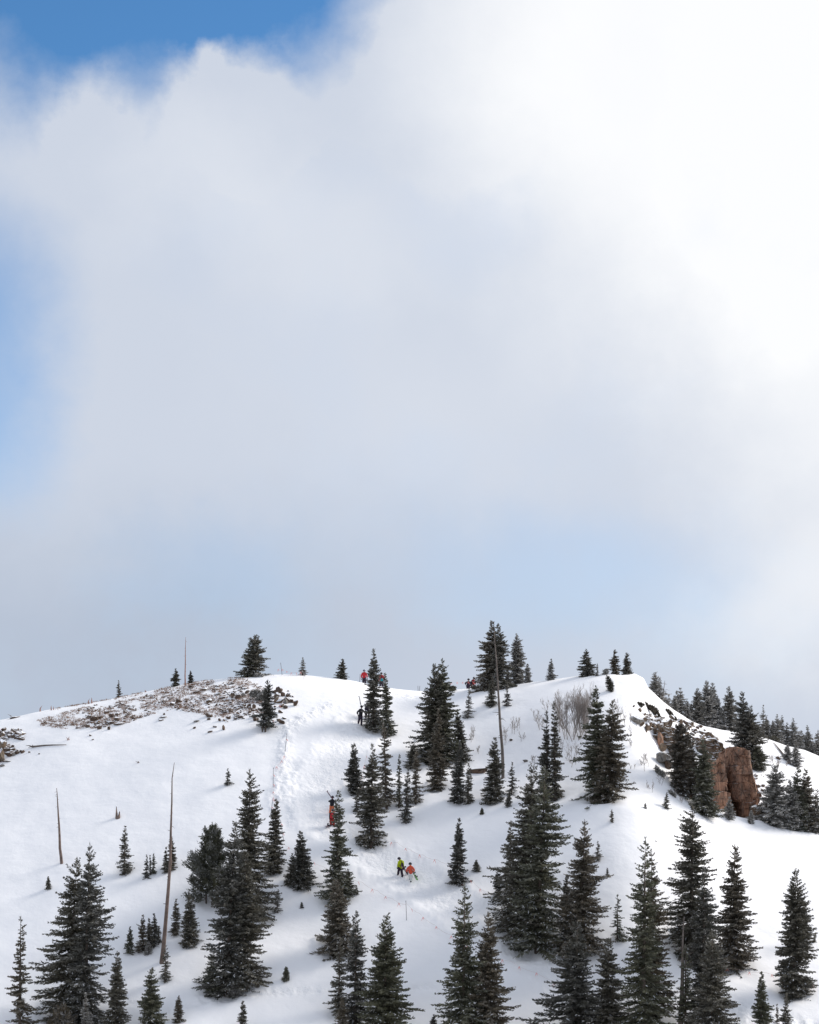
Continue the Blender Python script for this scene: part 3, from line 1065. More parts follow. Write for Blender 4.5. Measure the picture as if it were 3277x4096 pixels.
 ('column', 2607, 3400, 2606, 4100, 40, 76, .3, 'second stem merged right of the tall bottom right spire'),
 ('cone', 2772, 3202, 2762, 3812, 112, 88, .35, 'tallest right spruce reaching the snow lip under the red cliff'),
 ('column', 2818, 3465, 2808, 4110, 52, 76, .45, 'brownish spruce overlapping the tallest right one, behind the bare snag'),
 ('column', 2850, 3720, 2846, 4190, 70, 92, .5, 'grey brown bottom tree right of the bare snag'),
 ('sparse', 2742, 3780, 2742, 4150, 40, 44, .4, 'thin tree just right behind the bare bottom snag'),
 ('cone', 2940, 3380, 2930, 3858, 76, 74, .45, 'full conical spruce alone right of the tallest right one'),
 ('column', 3185, 3477, 3172, 3968, 56, 70, .4, 'dark slender spruce near the right edge on the open snow'),
 ('cone', 3222, 3627, 3216, 3782, 28, 34, .5, 'small spruce behind the dark slender one near the right edge'),
 ('sparse', 3262, 3737, 3255, 3768, 9, 13, .6, 'tiny sapling right of the small spruce at the right edge'),
 ('column', 3047, 3888, 3044, 4180, 36, 40, .3, 'dark narrow tree top at the bottom right, larger of three'),
 ('sparse', 3109, 4015, 3108, 4150, 17, 18, .4, 'thinnest tree top at the bottom right, middle of three'),
 ('cone', 3145, 3978, 3142, 4160, 32, 36, .4, 'stubby tree top at the bottom right, rightmost of three'),
 # --- gully and cliff
 ('bush', 2724, 2895, 2722, 3165, 36, 46, .45, 'broad olive brown tree filling the gully left of the red cliff', 'brownneedles'),
 ('column', 2765, 2975, 2762, 3175, 40, 44, .5, 'brownish frosted tree between the olive tree and the cliff', 'brownneedles'),
 ('cone', 2812, 2958, 2818, 3246, 52, 58, .5, 'dark green spruce directly left of the red cliff face'),
 ('cone', 2918, 3190, 2915, 3276, 26, 28, .95, 'whitened small spruce at the foot of the red cliff', 'frostneedles'),
 ('cone', 3005, 3243, 3003, 3292, 18, 19, .95, 'whitened sapling beside the low rock pillar under the cliff', 'frostneedles'),
 ('cone', 3105, 3062, 3095, 3290, 78, 74, .75, 'wide frosted spruce right of the low rock pillar', 'frostneedles'),
 ('cone', 3160, 3120, 3165, 3306, 50, 56, .75, 'frosted spruce in the middle of the trees right of the cliff', 'frostneedles'),
 ('cone', 3192, 3070, 3190, 3306, 52, 50, .55, 'dark spruce at the right edge above the snow lip'),
 ('cone', 3224, 3080, 3226, 3310, 48, 54, .55, 'companion spruce overlapping the dark right edge spruce above the lip'),
 ('cone', 3268, 3160, 3268, 3318, 42, 40, .8, 'frosted tree cut by the right edge above the snow lip', 'frostneedles'),
 ('cone', 2970, 2768, 2984, 3052, 62, 52, .6, 'large spruce standing on the slope just above the red cliff'),
 ('column', 3003, 2828, 2996, 3056, 40, 62, .6, 'second large spruce merged right of the one above the red cliff'),
 ('bush', 3030, 2990, 3034, 3078, 34, 34, .5, 'low dark spruce skirt right below the two large ones above the cliff'),
 ('cone', 3150, 2978, 3150, 3042, 24, 24, 1.0, 'white frosted bush like spruce by the fallen log', 'frostneedles'),
 ('cone', 3182, 2960, 3186, 3062, 26, 28, .8, 'grey frosted spruce at the lower end of the fallen log', 'frostneedles'),
]
# trees that stand beyond the right hand ridge: foot hidden, so distance is given
FAR = [
 ('cone', 2620, 2690, 26, 26, .8, 206, 'frosted spruce right behind the cornice, first of the far row'),
 ('sparse', 2676, 2780, 12, 12, .8, 212, 'small thin spruce second in the far row behind the spur'),
 ('cone', 2699, 2783, 18, 19, .9, 213, 'small whitish spruce third in the far row behind the spur'),
 ('column', 2721, 2752, 19, 22, .95, 214, 'pale pointed spruce fourth in the far row behind the spur'),
 ('cone', 2748, 2803, 15, 17, .8, 214, 'short spruce just right of the pale pointed one in the far row'),
 ('cone', 2765, 2808, 14, 16, .6, 216, 'short dark spruce left of the whitest far trees'),
 ('column', 2790, 2752, 25, 26, .5, 215, 'dark topped spruce left of the tall white pair in the far row'),
 ('column', 2828, 2722, 32, 27, 1.0, 216, 'tallest white frosted spruce of the far row'),
 ('column', 2849, 2732, 26, 30, 1.0, 217, 'white companion of the tallest frosted spruce of the far row'),
 ('cone', 2870, 2785, 22, 25, .9, 217, 'lower frosted spruce right of the tall white pair'),
 ('cone', 2915, 2746, 28, 30, .5, 217, 'dark spruce standing clear left of the large ones above the cliff'),
 ('sparse', 3053, 2822, 17, 19, .5, 216, 'thin dark spruce right of the large ones above the cliff'),
 ('column', 3066, 2868, 15, 16, .6, 217, 'short spruce just right of the thin dark one on the right ridge'),
 ('column', 3092, 2885, 17, 16, .7, 216, 'first spruce of the tight right ridge clump'),
 ('column', 3109, 2858, 18, 17, .8, 216, 'tallest grey spruce of the tight right ridge clump'),
 ('column', 3127, 2863, 15, 17, .7, 217, 'spruce right beside the tallest of the tight right ridge clump'),
 ('column', 3148, 2892, 13, 14, .6, 217, 'narrow spruce between the right ridge clump and the whitish spire'),
 ('column', 3173, 2874, 18, 22, .85, 217, 'whitish spire on the right ridge with a snowy right side'),
 ('cone', 3196, 2935, 16, 16, .8, 217, 'low frosted spruce right of the whitish spire'),
 ('column', 3230, 2902, 15, 17, .6, 218, 'ragged spruce standing clear near the right edge of the ridge'),
 ('cone', 3245, 2975, 18, 18, .7, 217, 'low spruce at the foot of the ragged ridge one near the edge'),
 ('column', 3272, 2922, 16, 18, .8, 217, 'frosted spruce cut by the right edge on the ridge'),
]

_rf = random.Random(5)
DEEP = 'frosted spruce deep in the crowded far row behind the right ridge'
for _i in range(38):
    _x = 2632 + _i * 17.5 + _rf.uniform(-9, 9)
    _ry = float(np.interp(_x, RIDGE[:, 0], RIDGE[:, 1]))
    _hw = _rf.uniform(15, 26)
    FAR.append((_rf.choice(['column', 'cone', 'sparse']), _x, _ry - _rf.uniform(20, 85), _hw, _hw * _rf.uniform(.8, 1.2), _rf.uniform(.6, 1.0), _rf.uniform(219, 228), DEEP))

WELLS = []
tree_specs = []
for i, row in enumerate(TREES):
    kind, xt, yt, xb, yb, hl, hr, fr, label = row[:9]
    extra = row[9] if len(row) > 9 else None
    base = hit(xb, yb)
    tree_specs.append((kind, xt, yt, base, hl, hr, fr, label, extra))
for row in FAR:
    kind, xt, yt, hl, hr, fr, Y, label = row
    p = at(xt, yt, Y)
    base = Vector((p.x, p.y, zat(p.x, p.y)))
    fw_ = 1.9 if label == DEEP else 1.45
    tree_specs.append((kind, xt, yt, base, hl * fw_, hr * fw_, fr, label, 'frostneedles'))

# wind hollows round the stems
for s in tree_specs:
    b = s[3]
    h = t_of(s[2]) * b.y - b.z
    if b.y < 205 and h > 2.5:
        r = 0.35 + 0.07 * h
        j0, j1 = np.searchsorted(YG, b.y - 4 * r), np.searchsorted(YG, b.y + 4 * r)
        d2 = (XX[j0:j1] - b.x + 0.3 * r) ** 2 + ((YY[j0:j1] - b.y + 0.2 * r)) ** 2
        ZZ[j0:j1] -= 0.055 * h ** 0.9 * np.exp(-d2 / (r * r))


def build_hill():
    nY, nA = ZZ.shape
    V = np.stack([XX, YY, ZZ], -1).reshape(-1, 3)
    i = np.arange(nY - 1)[:, None] * nA
    j = np.arange(nA - 1)[None, :]
    Q = np.stack([i + j, i + j + 1, i + nA + j + 1, i + nA + j], -1).reshape(-1, 4)
    o = mesh_obj('hillside', V, Q, None, M['snow'], None, True, None, {'trodden': rough.reshape(-1)})
    tag(o, 'snow covered hillside rising to a rounded crest with a trodden path', 'hill', None, 'structure')


build_hill()

for i, s in enumerate(tree_specs):
    kind, xt, yt, base, hl, hr, fr, label, extra = s
    base = Vector((base.x, base.y, zat(base.x, base.y)))
    h = float(t_of(yt)) * base.y - base.z
    k = mpp(base)
    tip = at(xt, yt, base.y)
    mat = extra if extra in M else None
    wk = 1.24 + 0.30 * float(sstep(4.0, 10.0, h))
    nm = 'pine_tree' if kind == 'pine' else ('spruce_bush' if kind == 'bush' else 'spruce_tree')
    if h < 3.0:
        nm = 'spruce_sapling' if nm == 'spruce_tree' else nm
    cat = {'pine_tree': 'pine tree', 'spruce_bush': 'tree', 'spruce_tree': 'tree', 'spruce_sapling': 'sapling'}[nm]
    conifer(nm, base, h, hl * k * wk, hr * k * wk, kind, fr, label, cat, 100 + i, tip.x - base.x, mat, 'far row behind the right ridge' if label == DEEP else None, extra == 'twin')

# ------------------------------------------------------------------ rocks
_bm = bmesh.new()
bmesh.ops.create_icosphere(_bm, subdivisions=3, radius=1)
ICO_V = np.array([v.co[:] for v in _bm.verts])
ICO_T = np.array([[v.index for v in f.verts] for f in _bm.faces])
_bm.free()
_bm = bmesh.new()
bmesh.ops.create_icosphere(_bm, subdivisions=1, radius=1)
ICO1_V = np.array([v.co[:] for v in _bm.verts])
ICO1_T = np.array([[v.index for v in f.verts] for f in _bm.faces])
_bm.free()


def rock_verts(sx, sy, sz, seed, cuts=11, V=ICO_V, rough_=0.05):
    rg = np.random.default_rng(seed)
    v = V.copy()
    for _ in range(cuts):
        n = unit(rg.normal(0, 1, 3))
        d = rg.uniform(0.42, 0.82)
        ov = np.maximum(0, v @ n - d)
        v -= ov[:, None] * n[None, :]
    v += rough_ * rg.normal(0, 1, v.shape) * 0.4
    v /= np.abs(v).max(0)[None, :]
    return v * np.array([sx, sy, sz])


def rot2(v, az, tilt=0.0):
    c, s_ = math.cos(tilt), math.sin(tilt)
    x = v[:, 0] * c + v[:, 2] * s_
    z = -v[:, 0] * s_ + v[:, 2] * c
    v = np.stack([x, v[:, 1], z], -1)
    return v


def rock(px, py, w, h, label, mat='rock', seed=0, tilt=0.0, group=None, name='rock', deep=0.8, cat='rock'):
    p = hit(px, py + h * 0.42)
    k = mpp(p)
    v = rock_verts(w * k * 0.56, max(w, h) * k * 0.5 * deep, h * k * 0.62, seed)
    v = rot2(v, 0, tilt)
    v[:, 2] += h * k * 0.36
    o = mesh_obj(name, v, None, ICO_T, M[mat], None, False)
    o.location = p
    return tag(o, label, cat, group)


KN = 'brown boulder in the jumbled outcrop at the right end of the rocky knoll'
KM = 'brown stone among the scattered stones below the knoll crest'
KL = 'brown angular stone in the dark stone band on the left ridge'
KC = 'weathered stone in the talus heap at the far left edge'
SP = 'dark brown rock poking through snow on the slope above the red cliff'
ROCKS = [
 (1117, 2757, 27, 34, 'tall upright brown boulder crowning the outcrop at the right end of the knoll', 'rock', .15),
 (1107, 2783, 22, 26, 'brown block right under the upright boulder of the knoll outcrop', 'slabrock', .5),
 (1131, 2777, 18, 20, 'pinkish block right of the upright boulder of the knoll outcrop', 'rock', -.2),
 (1150, 2780, 14, 12, KN, 'greyrock', 0), (1141, 2806, 22, 20, KN, 'greyrock', .3), (1118, 2804, 24, 20, KN, 'slabrock', .2),
 (1167, 2803, 18, 18, KN, 'rock', -.3), (1181, 2812, 17, 26, 'rightmost standing stone of the knoll outcrop', 'rock', .5),
 (1154, 2800, 14, 16, KN, 'rock', 0), (1128, 2822, 22, 16, KN, 'slabrock', -.2), (1143, 2828, 20, 14, KN, 'rock', .2),
 (1104, 2800, 16, 26, KN, 'slabrock', .3), (1123, 2846, 20, 12, KN, 'rock', .2), (1098, 2766, 18, 16, KN, 'rock', 0),
 (1068, 2768, 18, 10, KN, 'slabrock', .4), (1127, 2888, 24, 14, 'flat brown wedge of rock right of the two stemmed spruce', 'rock', .2),
 (1115, 2880, 18, 12, 'brown stone tucked behind the two stemmed spruce foot', 'slabrock', .2), (1136, 2872, 20, 6, 'thin snowy slab right of the knoll outcrop foot', 'rock', .2),
 (950, 2784, 28, 24, 'largest rounded brown boulder in the middle of the knoll band', 'rock', -.2),
 (931, 2780, 20, 24, 'dark slab leaning on the largest rounded boulder of the knoll band', 'slabrock', .5),
 (973, 2778, 20, 16, 'snow topped boulder right of the largest rounded boulder', 'greyrock', 0), (990, 2768, 20, 12, 'long sloping stone upper right of the snow topped boulder', 'rock', -.5),
 (972, 2820, 18, 14, KM, 'slabrock', .2), (995, 2824, 18, 18, KM, 'rock', 0), (1015, 2824, 18, 18, KM, 'rock', .3), (1008, 2838, 18, 12, KM, 'rock', .1),
 (1018, 2866, 24, 14, 'brown stone pile member just left of the two stemmed spruce', 'rock', .1), (1022, 2858, 16, 12, 'upper brown stone left of the two stemmed spruce', 'slabrock', 0),
 (914, 2869, 18, 16, 'squarish brown stone low on the left below the knoll', 'rock', .2), (951, 2853, 14, 10, KM, 'rock', .3), (1000, 2858, 10, 7, KM, 'rock', 0),
 (894, 2910, 11, 22, 'lone upright finger of stone on clean snow below the knoll', 'rock', 0), (860, 2906, 16, 8, 'flat stone left of the lone upright finger of stone', 'rock', .2),
 (841, 2926, 20, 7, 'long thin pinkish stone lowest below the knoll', 'rock', -.3), (776, 2911, 16, 8, 'paired small stones on clean snow left of the pinkish one', 'rock', -.5),
 (900, 2847, 22, 11, KM, 'rock', .1), (921, 2842, 10, 14, KM, 'slabrock', .3), (913, 2869, 12, 12, KM, 'rock', 0), (878, 2879, 13, 12, KM, 'rock', .2),
 (835, 2876, 14, 8, KM, 'rock', 0), (785, 2884, 26, 9, 'snow filled bowl shaped stone below the knoll', 'greyrock', 0), (845, 2858, 12, 7, KM, 'rock', .2),
 (643, 2878, 26, 8, 'flat dark slab lying on snow at mid left ridge', 'rock', .1), (652, 2867, 32, 6, 'thin long slab just above the flat dark slab', 'slabrock', -.15),
 (656, 2856, 10, 8, 'small stone above the thin long slab', 'rock', 0), (714, 2804, 26, 14, 'brown rounded stone in the upper band left of the wedge slab', 'rock', .2),
 (689, 2816, 24, 14, 'tufted brown stone left in the upper band', 'slabrock', -.3), (679, 2796, 12, 6, 'small dark stone high in the upper band', 'rock', 0),
 (836, 2803, 26, 16, 'pointed wedge slab tilted up to the right in the upper band', 'slabrock', -.5), (767, 2747, 22, 10, 'dark flat stone near the crest right of the reddish snag', 'rock', -.2),
 (832, 2736, 16, 8, 'dark stone just under the crest line', 'rock', -.3), (819, 2757, 30, 10, 'long leaning slab below the crest, middle of the band', 'slabrock', -.3),
 (785, 2768, 30, 8, 'thin dark slab left of the long leaning slab', 'rock', -.2), (1000, 2830, 12, 8, KM, 'rock', 0), (870, 2775, 24, 12, 'lichen grey stone right of the pointed wedge slab', 'greyrock', -.3),
 (890, 2790, 28, 10, 'brown sloping stone left of the dark slab by the largest boulder', 'rock', -.3),
 (376, 2875, 32, 18, 'large flat brown boulder at the left of the dark stone band', 'rock', -.2), (402, 2868, 24, 14, KL, 'rock', -.3), (358, 2866, 28, 12, KL, 'slabrock', -.2),
 (448, 2862, 24, 16, KL, 'rock', .2), (472, 2855, 24, 12, KL, 'slabrock', -.2), (468, 2876, 24, 16, 'hollow looking stone at the right end of the dark stone band', 'slabrock', .3),
 (444, 2890, 36, 10, 'long curved slab at the lower right of the dark stone band', 'rock', .2), (478, 2893, 40, 9, 'flat slab at the bottom right of the dark stone band', 'slabrock', -.2),
 (437, 2912, 13, 14, 'single brown stone just below the dark stone band', 'rock', .2), (397, 2910, 18, 16, KL, 'rock', 0), (390, 2888, 24, 14, KL, 'slabrock', -.4),
 (353, 2903, 20, 14, KL, 'rock', 0), (309, 2910, 16, 8, KL, 'rock', -.4), (430, 2848, 26, 10, KL, 'rock', -.2), (500, 2846, 18, 10, KL, 'rock', .1),
 (361, 2941, 11, 7, 'upper of two little stones on clean snow under the left band', 'rock', .2), (371, 2958, 9, 5, 'lower of two little stones on clean snow under the left band', 'rock', 0),
 (12, 2936, 28, 26, 'olive boulder at the upper left edge of the talus heap', 'slabrock', 0), (6, 2982, 34, 46, 'big olive boulder cut by the left edge', 'slabrock', .1),
 (5, 3022, 36, 58, 'tall olive boulder cut by the left edge, below the big one', 'slabrock', 0), (28, 2998, 32, 28, KC, 'rock', .3), (42, 3012, 30, 26, KC, 'rock', .2),
 (83, 3003, 12, 10, KC, 'rock', 0), (73, 3006, 12, 16, KC, 'slabrock', -.2), (30, 3044, 26, 8, 'flat pale slab at the foot of the talus heap', 'greyrock', .1), (56, 3018, 14, 12, KC, 'greyrock', .2),
 (18, 2966, 14, 12, KC, 'greyrock', .2), (52, 2985, 14, 10, KC, 'rock', .1), (10, 3060, 22, 14, KC, 'greyrock', 0),
 (117, 3008, 11, 7, 'little dark wedge stone right of the talus heap', 'rock', .4), (158, 3014, 8, 6, 'little dark stone farther right of the talus heap', 'rock', 0),
 (60, 2868, 42, 9, 'low brown mound of rock on the skyline at the far left', 'rock', -.12),
 (2101, 3043, 22, 12, 'grey rock on open snow left of the slim spruce pair', 'greyrock', .2), (1914, 3080, 66, 26, 'half buried brown slab on the snow below the big dark pair', 'rock', -.2),
 (2046, 2959, 15, 8, 'small dark rock in the hollow right of the leaning snag', 'rock', 0),
 # spur above the red cliff
 (2546, 2880, 52, 30, 'broad grey brown outcrop under the snow lip, leftmost of the spur', 'greyrock', .15), (2560, 2888, 36, 26, 'dark front block of the leftmost spur outcrop', 'slabrock', .2),
 (2588, 2908, 22, 48, 'near vertical rock rib running down the snow lip', 'slabrock', .35), (2611, 2887, 40, 20, 'brown ledge right of the leftmost spur outcrop', 'slabrock', .3),
 (2590, 2870, 24, 16, 'small dark ledge above the brown ledge on the spur', 'slabrock', .4), (2676, 2896, 22, 40, 'dark upright rock alone in the middle of the spur snow', 'slabrock', .6),
 (2743, 2890, 30, 16, 'dark rock near the right skyline of the spur', 'rock', .4), (2704, 2874, 14, 10, SP, 'rock', .4), (2718, 2878, 16, 10, SP, 'rock', .4),
 (2771, 2924, 12, 9, SP, 'rock', .4), (2774, 2938, 14, 12, SP, 'rock', .5), (2757, 2918, 10, 8, SP, 'rock', .4), (2744, 2904, 12, 7, SP, 'rock', .1), (2792, 2911, 16, 10, SP, 'rock', .5),
 (2800, 2904, 22, 12, 'dark rock touching the skyline at the spur end', 'rock', .4), (2623, 2947, 30, 18, 'rust brown block under the rock rib on the lip', 'slabrock', .3),
 (2642, 2962, 24, 60, 'tall rusty rock column in the gully head', 'redrock', .05), (2664, 2934, 28, 48, 'rusty rock column right of the tall one in the gully head', 'redrock', .1),
 (2646, 2925, 40, 24, 'brown ledge above the rusty columns', 'slabrock', .3), (2650, 2992, 30, 34, 'dark brown block under the rusty columns', 'slabrock', .2),
 (2650, 3034, 58, 46, 'large grey boulder at the foot of the snow lip', 'greyrock', .2), (2672, 3052, 34, 46, 'tan boulder leaning on the large grey one', 'rock', .4),
 (2686, 2948, 16, 24, 'dark rock slot right of the rusty columns', 'slabrock', .2), (2813, 2944, 26, 18, SP, 'slabrock', .4), (2833, 2952, 26, 16, SP, 'rock', .4), (2788, 2960, 24, 22, SP, 'slabrock', .3),
 (2800, 2980, 34, 20, SP, 'rock', .3), (2871, 2985, 46, 40, 'blocky brown crag just above the red cliff', 'slabrock', .2), (2846, 2992, 34, 20, SP, 'slabrock', .3),
 (2905, 3000, 26, 20, 'rock pile sticking out of snow on top of the red cliff', 'slabrock', .2), (2925, 2996, 26, 16, 'snowy rocks beside the large spruce above the cliff', 'rock', .3),
 (2856, 3022, 30, 14, SP, 'slabrock', .2), (2760, 2905, 16, 8, SP, 'rock', .4), (2536, 2825, 8, 11, 'single dark stone on the cornice face', 'rock', .6), (2558, 2838, 20, 14, 'dark stone under the juniper mat', 'slabrock', .5),
 (2761, 3186, 24, 20, 'tan block on the snow lip left of the dark green spruce', 'rock', .2), (3031, 3144, 22, 12, 'upper dark rock on the snow right of the cliff', 'rock', .2), (3052, 3162, 18, 8, 'lower dark rock on the snow right of the cliff', 'rock', .2),
 (3024, 3152, 10, 7, 'small dark rock left of the lower one right of the cliff', 'rock', .2), (3114, 3032, 20, 12, 'brown rock on the slope under the fallen log', 'rock', .2),
]
for i, r in enumerate(ROCKS):
    px, py, w, h, label, mat, tilt = r
    grp = {KN: 'boulders of the knoll outcrop', KM: 'stones scattered below the knoll crest', KL: 'stones of the left ridge band',
           KC: 'stones of the far left talus heap', SP: 'rocks on the spur above the cliff'}.get(label)
    rock(px, py, w, h, label, mat, 900 + i, tilt, grp, 'boulder' if w * h > 250 else 'rock', .8, 'boulder' if w * h > 250 else 'rock')


def inside(poly, x, y):
    c = False
    n = len(poly)
    for i in range(n):
        x1, y1 = poly[i]
        x2, y2 = poly[(i + 1) % n]
        if (y1 > y) != (y2 > y) and x < (x2 - x1) * (y - y1) / (y2 - y1) + x1:
            c = not c
    return c


def scatter(poly, n, rnd):
    xs = [p[0] for p in poly]
    ys = [p[1] for p in poly]
    out = []
    while len(out) < n:
        x, y = rnd.uniform(min(xs), max(xs)), rnd.uniform(min(ys), max(ys))
        if inside(poly, x, y):
            out.append((x, y))
    return out


def rubble(regions, label, mat, seed, name='rubble'):
    rnd = random.Random(seed)
    rg = np.random.default_rng(seed)
    mb = MB()
    for poly, n, smin, smax in regions:
        for (x, y) in scatter(poly, n, rnd):
            if fbm(np.array([x / 40]), np.array([y / 14]), seed, 3)[0] < 0.0:
                continue
            p = hit(x, y)
            s_ = smin + (smax - smin) * rnd.random() ** 2.2
            v = rock_verts(s_ * rnd.uniform(.7, 1.5), s_, s_ * rnd.uniform(.5, .95), rnd.randrange(1 << 30), 5, ICO1_V, .1)
            v = rot2(v, 0, rnd.uniform(-1.1, .9))
            mb.raw(v + np.array(p) + np.array([0, 0, s_ * .15]), None, ICO1_T)
    o = mb.build(name, M[mat], None, False)
    return tag(o, label, 'rubble', None, 'stuff')


LEFTBAND = [(150, 2880), (330, 2830), (560, 2790), (760, 2735), (900, 2722), (985, 2722), (1050, 2745), (1080, 2800), (1060, 2850), (960, 2870),
            (860, 2870), (780, 2850), (690, 2840), (600, 2860), (520, 2890), (400, 2915), (250, 2915), (170, 2905)]
rubble([(LEFTBAND, 2600, .025, .17), ([(0, 2925), (90, 2915), (98, 2960), (92, 3010), (40, 3045), (0, 3060)], 900, .04, .34),
        ([(1080, 2745), (1150, 2760), (1195, 2810), (1150, 2850), (1090, 2850)], 70, .1, .4), ([(820, 2850), (1050, 2820), (1050, 2880), (860, 2895)], 90, .07, .35)],
       'small snow dusted stones strewn over the left ridge and knoll', 'rock', 4)
rubble([([(2560, 2850), (2640, 2870), (2720, 2870), (2800, 2905), (2900, 2990), (2930, 3010), (2850, 3040), (2780, 2990), (2700, 2960), (2600, 2930)], 620, .08, .55),
        ([(2990, 3060), (3060, 3110), (3080, 3190), (3040, 3200), (3010, 3140)], 40, .07, .3)],
       'dark broken stones lying on the snow of the spur above the red cliff', 'slabrock', 9)


def grass_field():
    rnd = random.Random(12)
    rg = np.random.default_rng(3)
    V, T = [], []
    n = 0
    tufts = scatter(LEFTBAND, 3600, rnd) + [(x, np.interp(x, RIDGE[:, 0], RIDGE[:, 1]) + rnd.uniform(-1, 14)) for x in [rnd.uniform(230, 1000) for _ in range(420)]]
    for (x, y) in tufts:
        if fbm(np.array([x / 55]), np.array([y / 18]), 44, 3)[0] < -0.09:
            continue
        p = np.array(hit(x, y))
        for _ in range(rnd.randrange(4, 10)):
            b = p + np.array([rg.normal(0, .10), rg.normal(0, .10), -.02])
            l = rnd.uniform(.07, .22)
            d = np.array([rg.normal(-.2, .45), rg.normal(0, .4), 1.0])
            d = d / np.linalg.norm(d) * l
            sd_ = np.array([.022, rg.normal(0, .008), 0])
            V += [b - sd_, b + sd_, b + d]
            T.append((n, n + 1, n + 2))
            n += 3
    o = mesh_obj('dry_grass', V, None, T, M['grass'], None, False)
    tag(o, 'dry frosted grass stubble poking through thin snow on the left ridge', 'grass', None, 'stuff')


grass_field()


# ------------------------------------------------------------------ the red cliff
def cell(x, y, seed):
    xi, yi = np.floor(x).astype(np.int64), np.floor(y).astype(np.int64)
    n = (xi * 374761393 + yi * 668265263 + seed * 974711) & 0x7fffffff
    n = ((n ^ (n >> 13)) * 1274126177) & 0x7fffffff
    return ((n ^ (n >> 16)) & 0xffff) / 65535.0


def crag(rows, Y, depth, label, seed, mat='redrock', nphi=200, nz=150, name='rock_tower'):
    rows = np.array(rows, float)
    pys = np.linspace(rows[-1, 0], rows[0, 0], nz)
    xl = np.interp(pys, rows[:, 0], rows[:, 1])
    xr = np.interp(pys, rows[:, 0], rows[:, 2])
    t = t_of(pys)
    z = t * Y
    X0 = a_of(xl, t) * Y
    X1 = a_of(xr, t) * Y
    phi = np.linspace(0, 2 * math.pi, nphi, endpoint=False)
    c, s_ = np.cos(phi), np.sin(phi)
    pw = 0.3
    ex = np.sign(c) * np.abs(c) ** pw
    ey = np.sign(s_) * np.abs(s_) ** pw
    cx = (X0 + X1)[:, None] / 2
    hw = (X1 - X0)[:, None] / 2
    xx = cx + hw * ex[None, :]
    yy = Y + depth * ey[None, :] + 0 * hw
    zz = np.repeat(z[:, None], nphi, 1)
    # stepped joints: offset blocks in the face, wider ones then smaller ones
    sx = xx + 0.35 * yy
    r1 = cell(sx * 0 + 3, zz / 2.6 + 0.2 * np.sin(sx), seed)
    b1 = cell(sx / 0.95 + r1 * 5 + .35 * fbm(sx, zz, seed, 2), zz / 2.6 + 0.2 * np.sin(sx), seed + 1)
    b2 = cell(sx / 0.42 + cell(sx * 0, zz / .8, seed + 7) * 3, zz / 0.8 + .2 * b1, seed + 2)
    b3 = cell(sx / 0.2, zz / 0.33 + b2, seed + 3)
    dsp = 0.75 * (b1 - .5) + 0.42 * (b2 - .5) + 0.14 * (b3 - .5) + 0.12 * fbm(sx * 2.2, zz * 2.2, seed, 3)
    nrm = np.hypot(ex / 1.0, ey)[None, :]
    xx += dsp * 0.55 * (ex / nrm)
    yy += dsp * (ey / nrm)
    rg = np.random.default_rng(seed)
    # ragged top
    top = 0.5 * (cell(sx[-1] / .7, sx[-1] * 0, seed + 5) - .4)
    wt = np.clip((np.arange(nz) / (nz - 1) - .86) / .14, 0, 1)[:, None]
    zz += wt * top[None, :]
    V = np.stack([xx, yy, zz], -1).reshape(-1, 3)
    i = np.arange(nz - 1)[:, None] * nphi
    j = np.arange(nphi)[None, :]
    j2 = (j + 1) % nphi
    Q = np.stack([i + j, i + j2, i + nphi + j2, i + nphi + j], -1).reshape(-1, 4)
    ctr = np.array([[cx[-1, 0], Y, z[-1] + 0.12]])
    V = np.concatenate([V, ctr])
    e = (nz - 1) * nphi
    jj = np.arange(nphi)
    T = np.stack([e + jj, e + (jj + 1) % nphi, np.full(nphi, len(V) - 1)], -1)
    o = mesh_obj(name, V, Q, T, M[mat], None, False)
    return tag(o, label, 'cliff')


crag([(3006, 2893, 2972), (3030, 2889, 2976), (3080, 2889, 2984), (3125, 2892, 2997), (3170, 2896, 3010), (3200, 2902, 3020), (3212, 2922, 3014), (3250, 2928, 2996),
      (3300, 2928, 2988), (3370, 2926, 2992)], 187.0, 4.2, 'main red brown rock tower of the cliff, overhanging at its right foot', 5)
crag([(3046, 2832, 2886), (3078, 2846, 2892), (3120, 2854, 2900), (3155, 2860, 2905), (3245, 2862, 2905), (3340, 2862, 2908)], 183.6, 2.4, 'narrow lighter rock pillar on the left side of the red cliff', 17)
crag([(3224, 3000, 3043), (3260, 3003, 3048), (3310, 3006, 3052), (3360, 3004, 3056)], float(lip_distance(np.array([3028.0]))[0]) + 2.0, 0.8, 'low snow capped rock pillar right of the red cliff foot', 29, 'slabrock')
crag([(3240, 3047, 3056), (3270, 3046, 3060), (3310, 3048, 3062), (3360, 3048, 3064)], float(lip_distance(np.array([3055.0]))[0]) + 2.0, 0.4, 'thin split of rock beside the low snow capped pillar', 31, 'redrock', 80, 80)


_h1 = hit(2655, 2985)
crag([(2912, 2610, 2676), (2945, 2606, 2694), (2985, 2618, 2712), (3030, 2632, 2735), (3090, 2650, 2760), (3200, 2670, 2780)], _h1.y + 1.6, 1.6, 'broken brown rock wall at the gully head behind the olive brown tree', 41, 'slabrock')
_h2 = hit(2830, 3020)
crag([(2962, 2800, 2852), (2990, 2786, 2872), (3040, 2780, 2880), (3120, 2780, 2880), (3200, 2780, 2880)], _h2.y + 1.2, 1.4, 'ragged brown rock step between the gully trees and the cliff top', 43, 'slabrock')


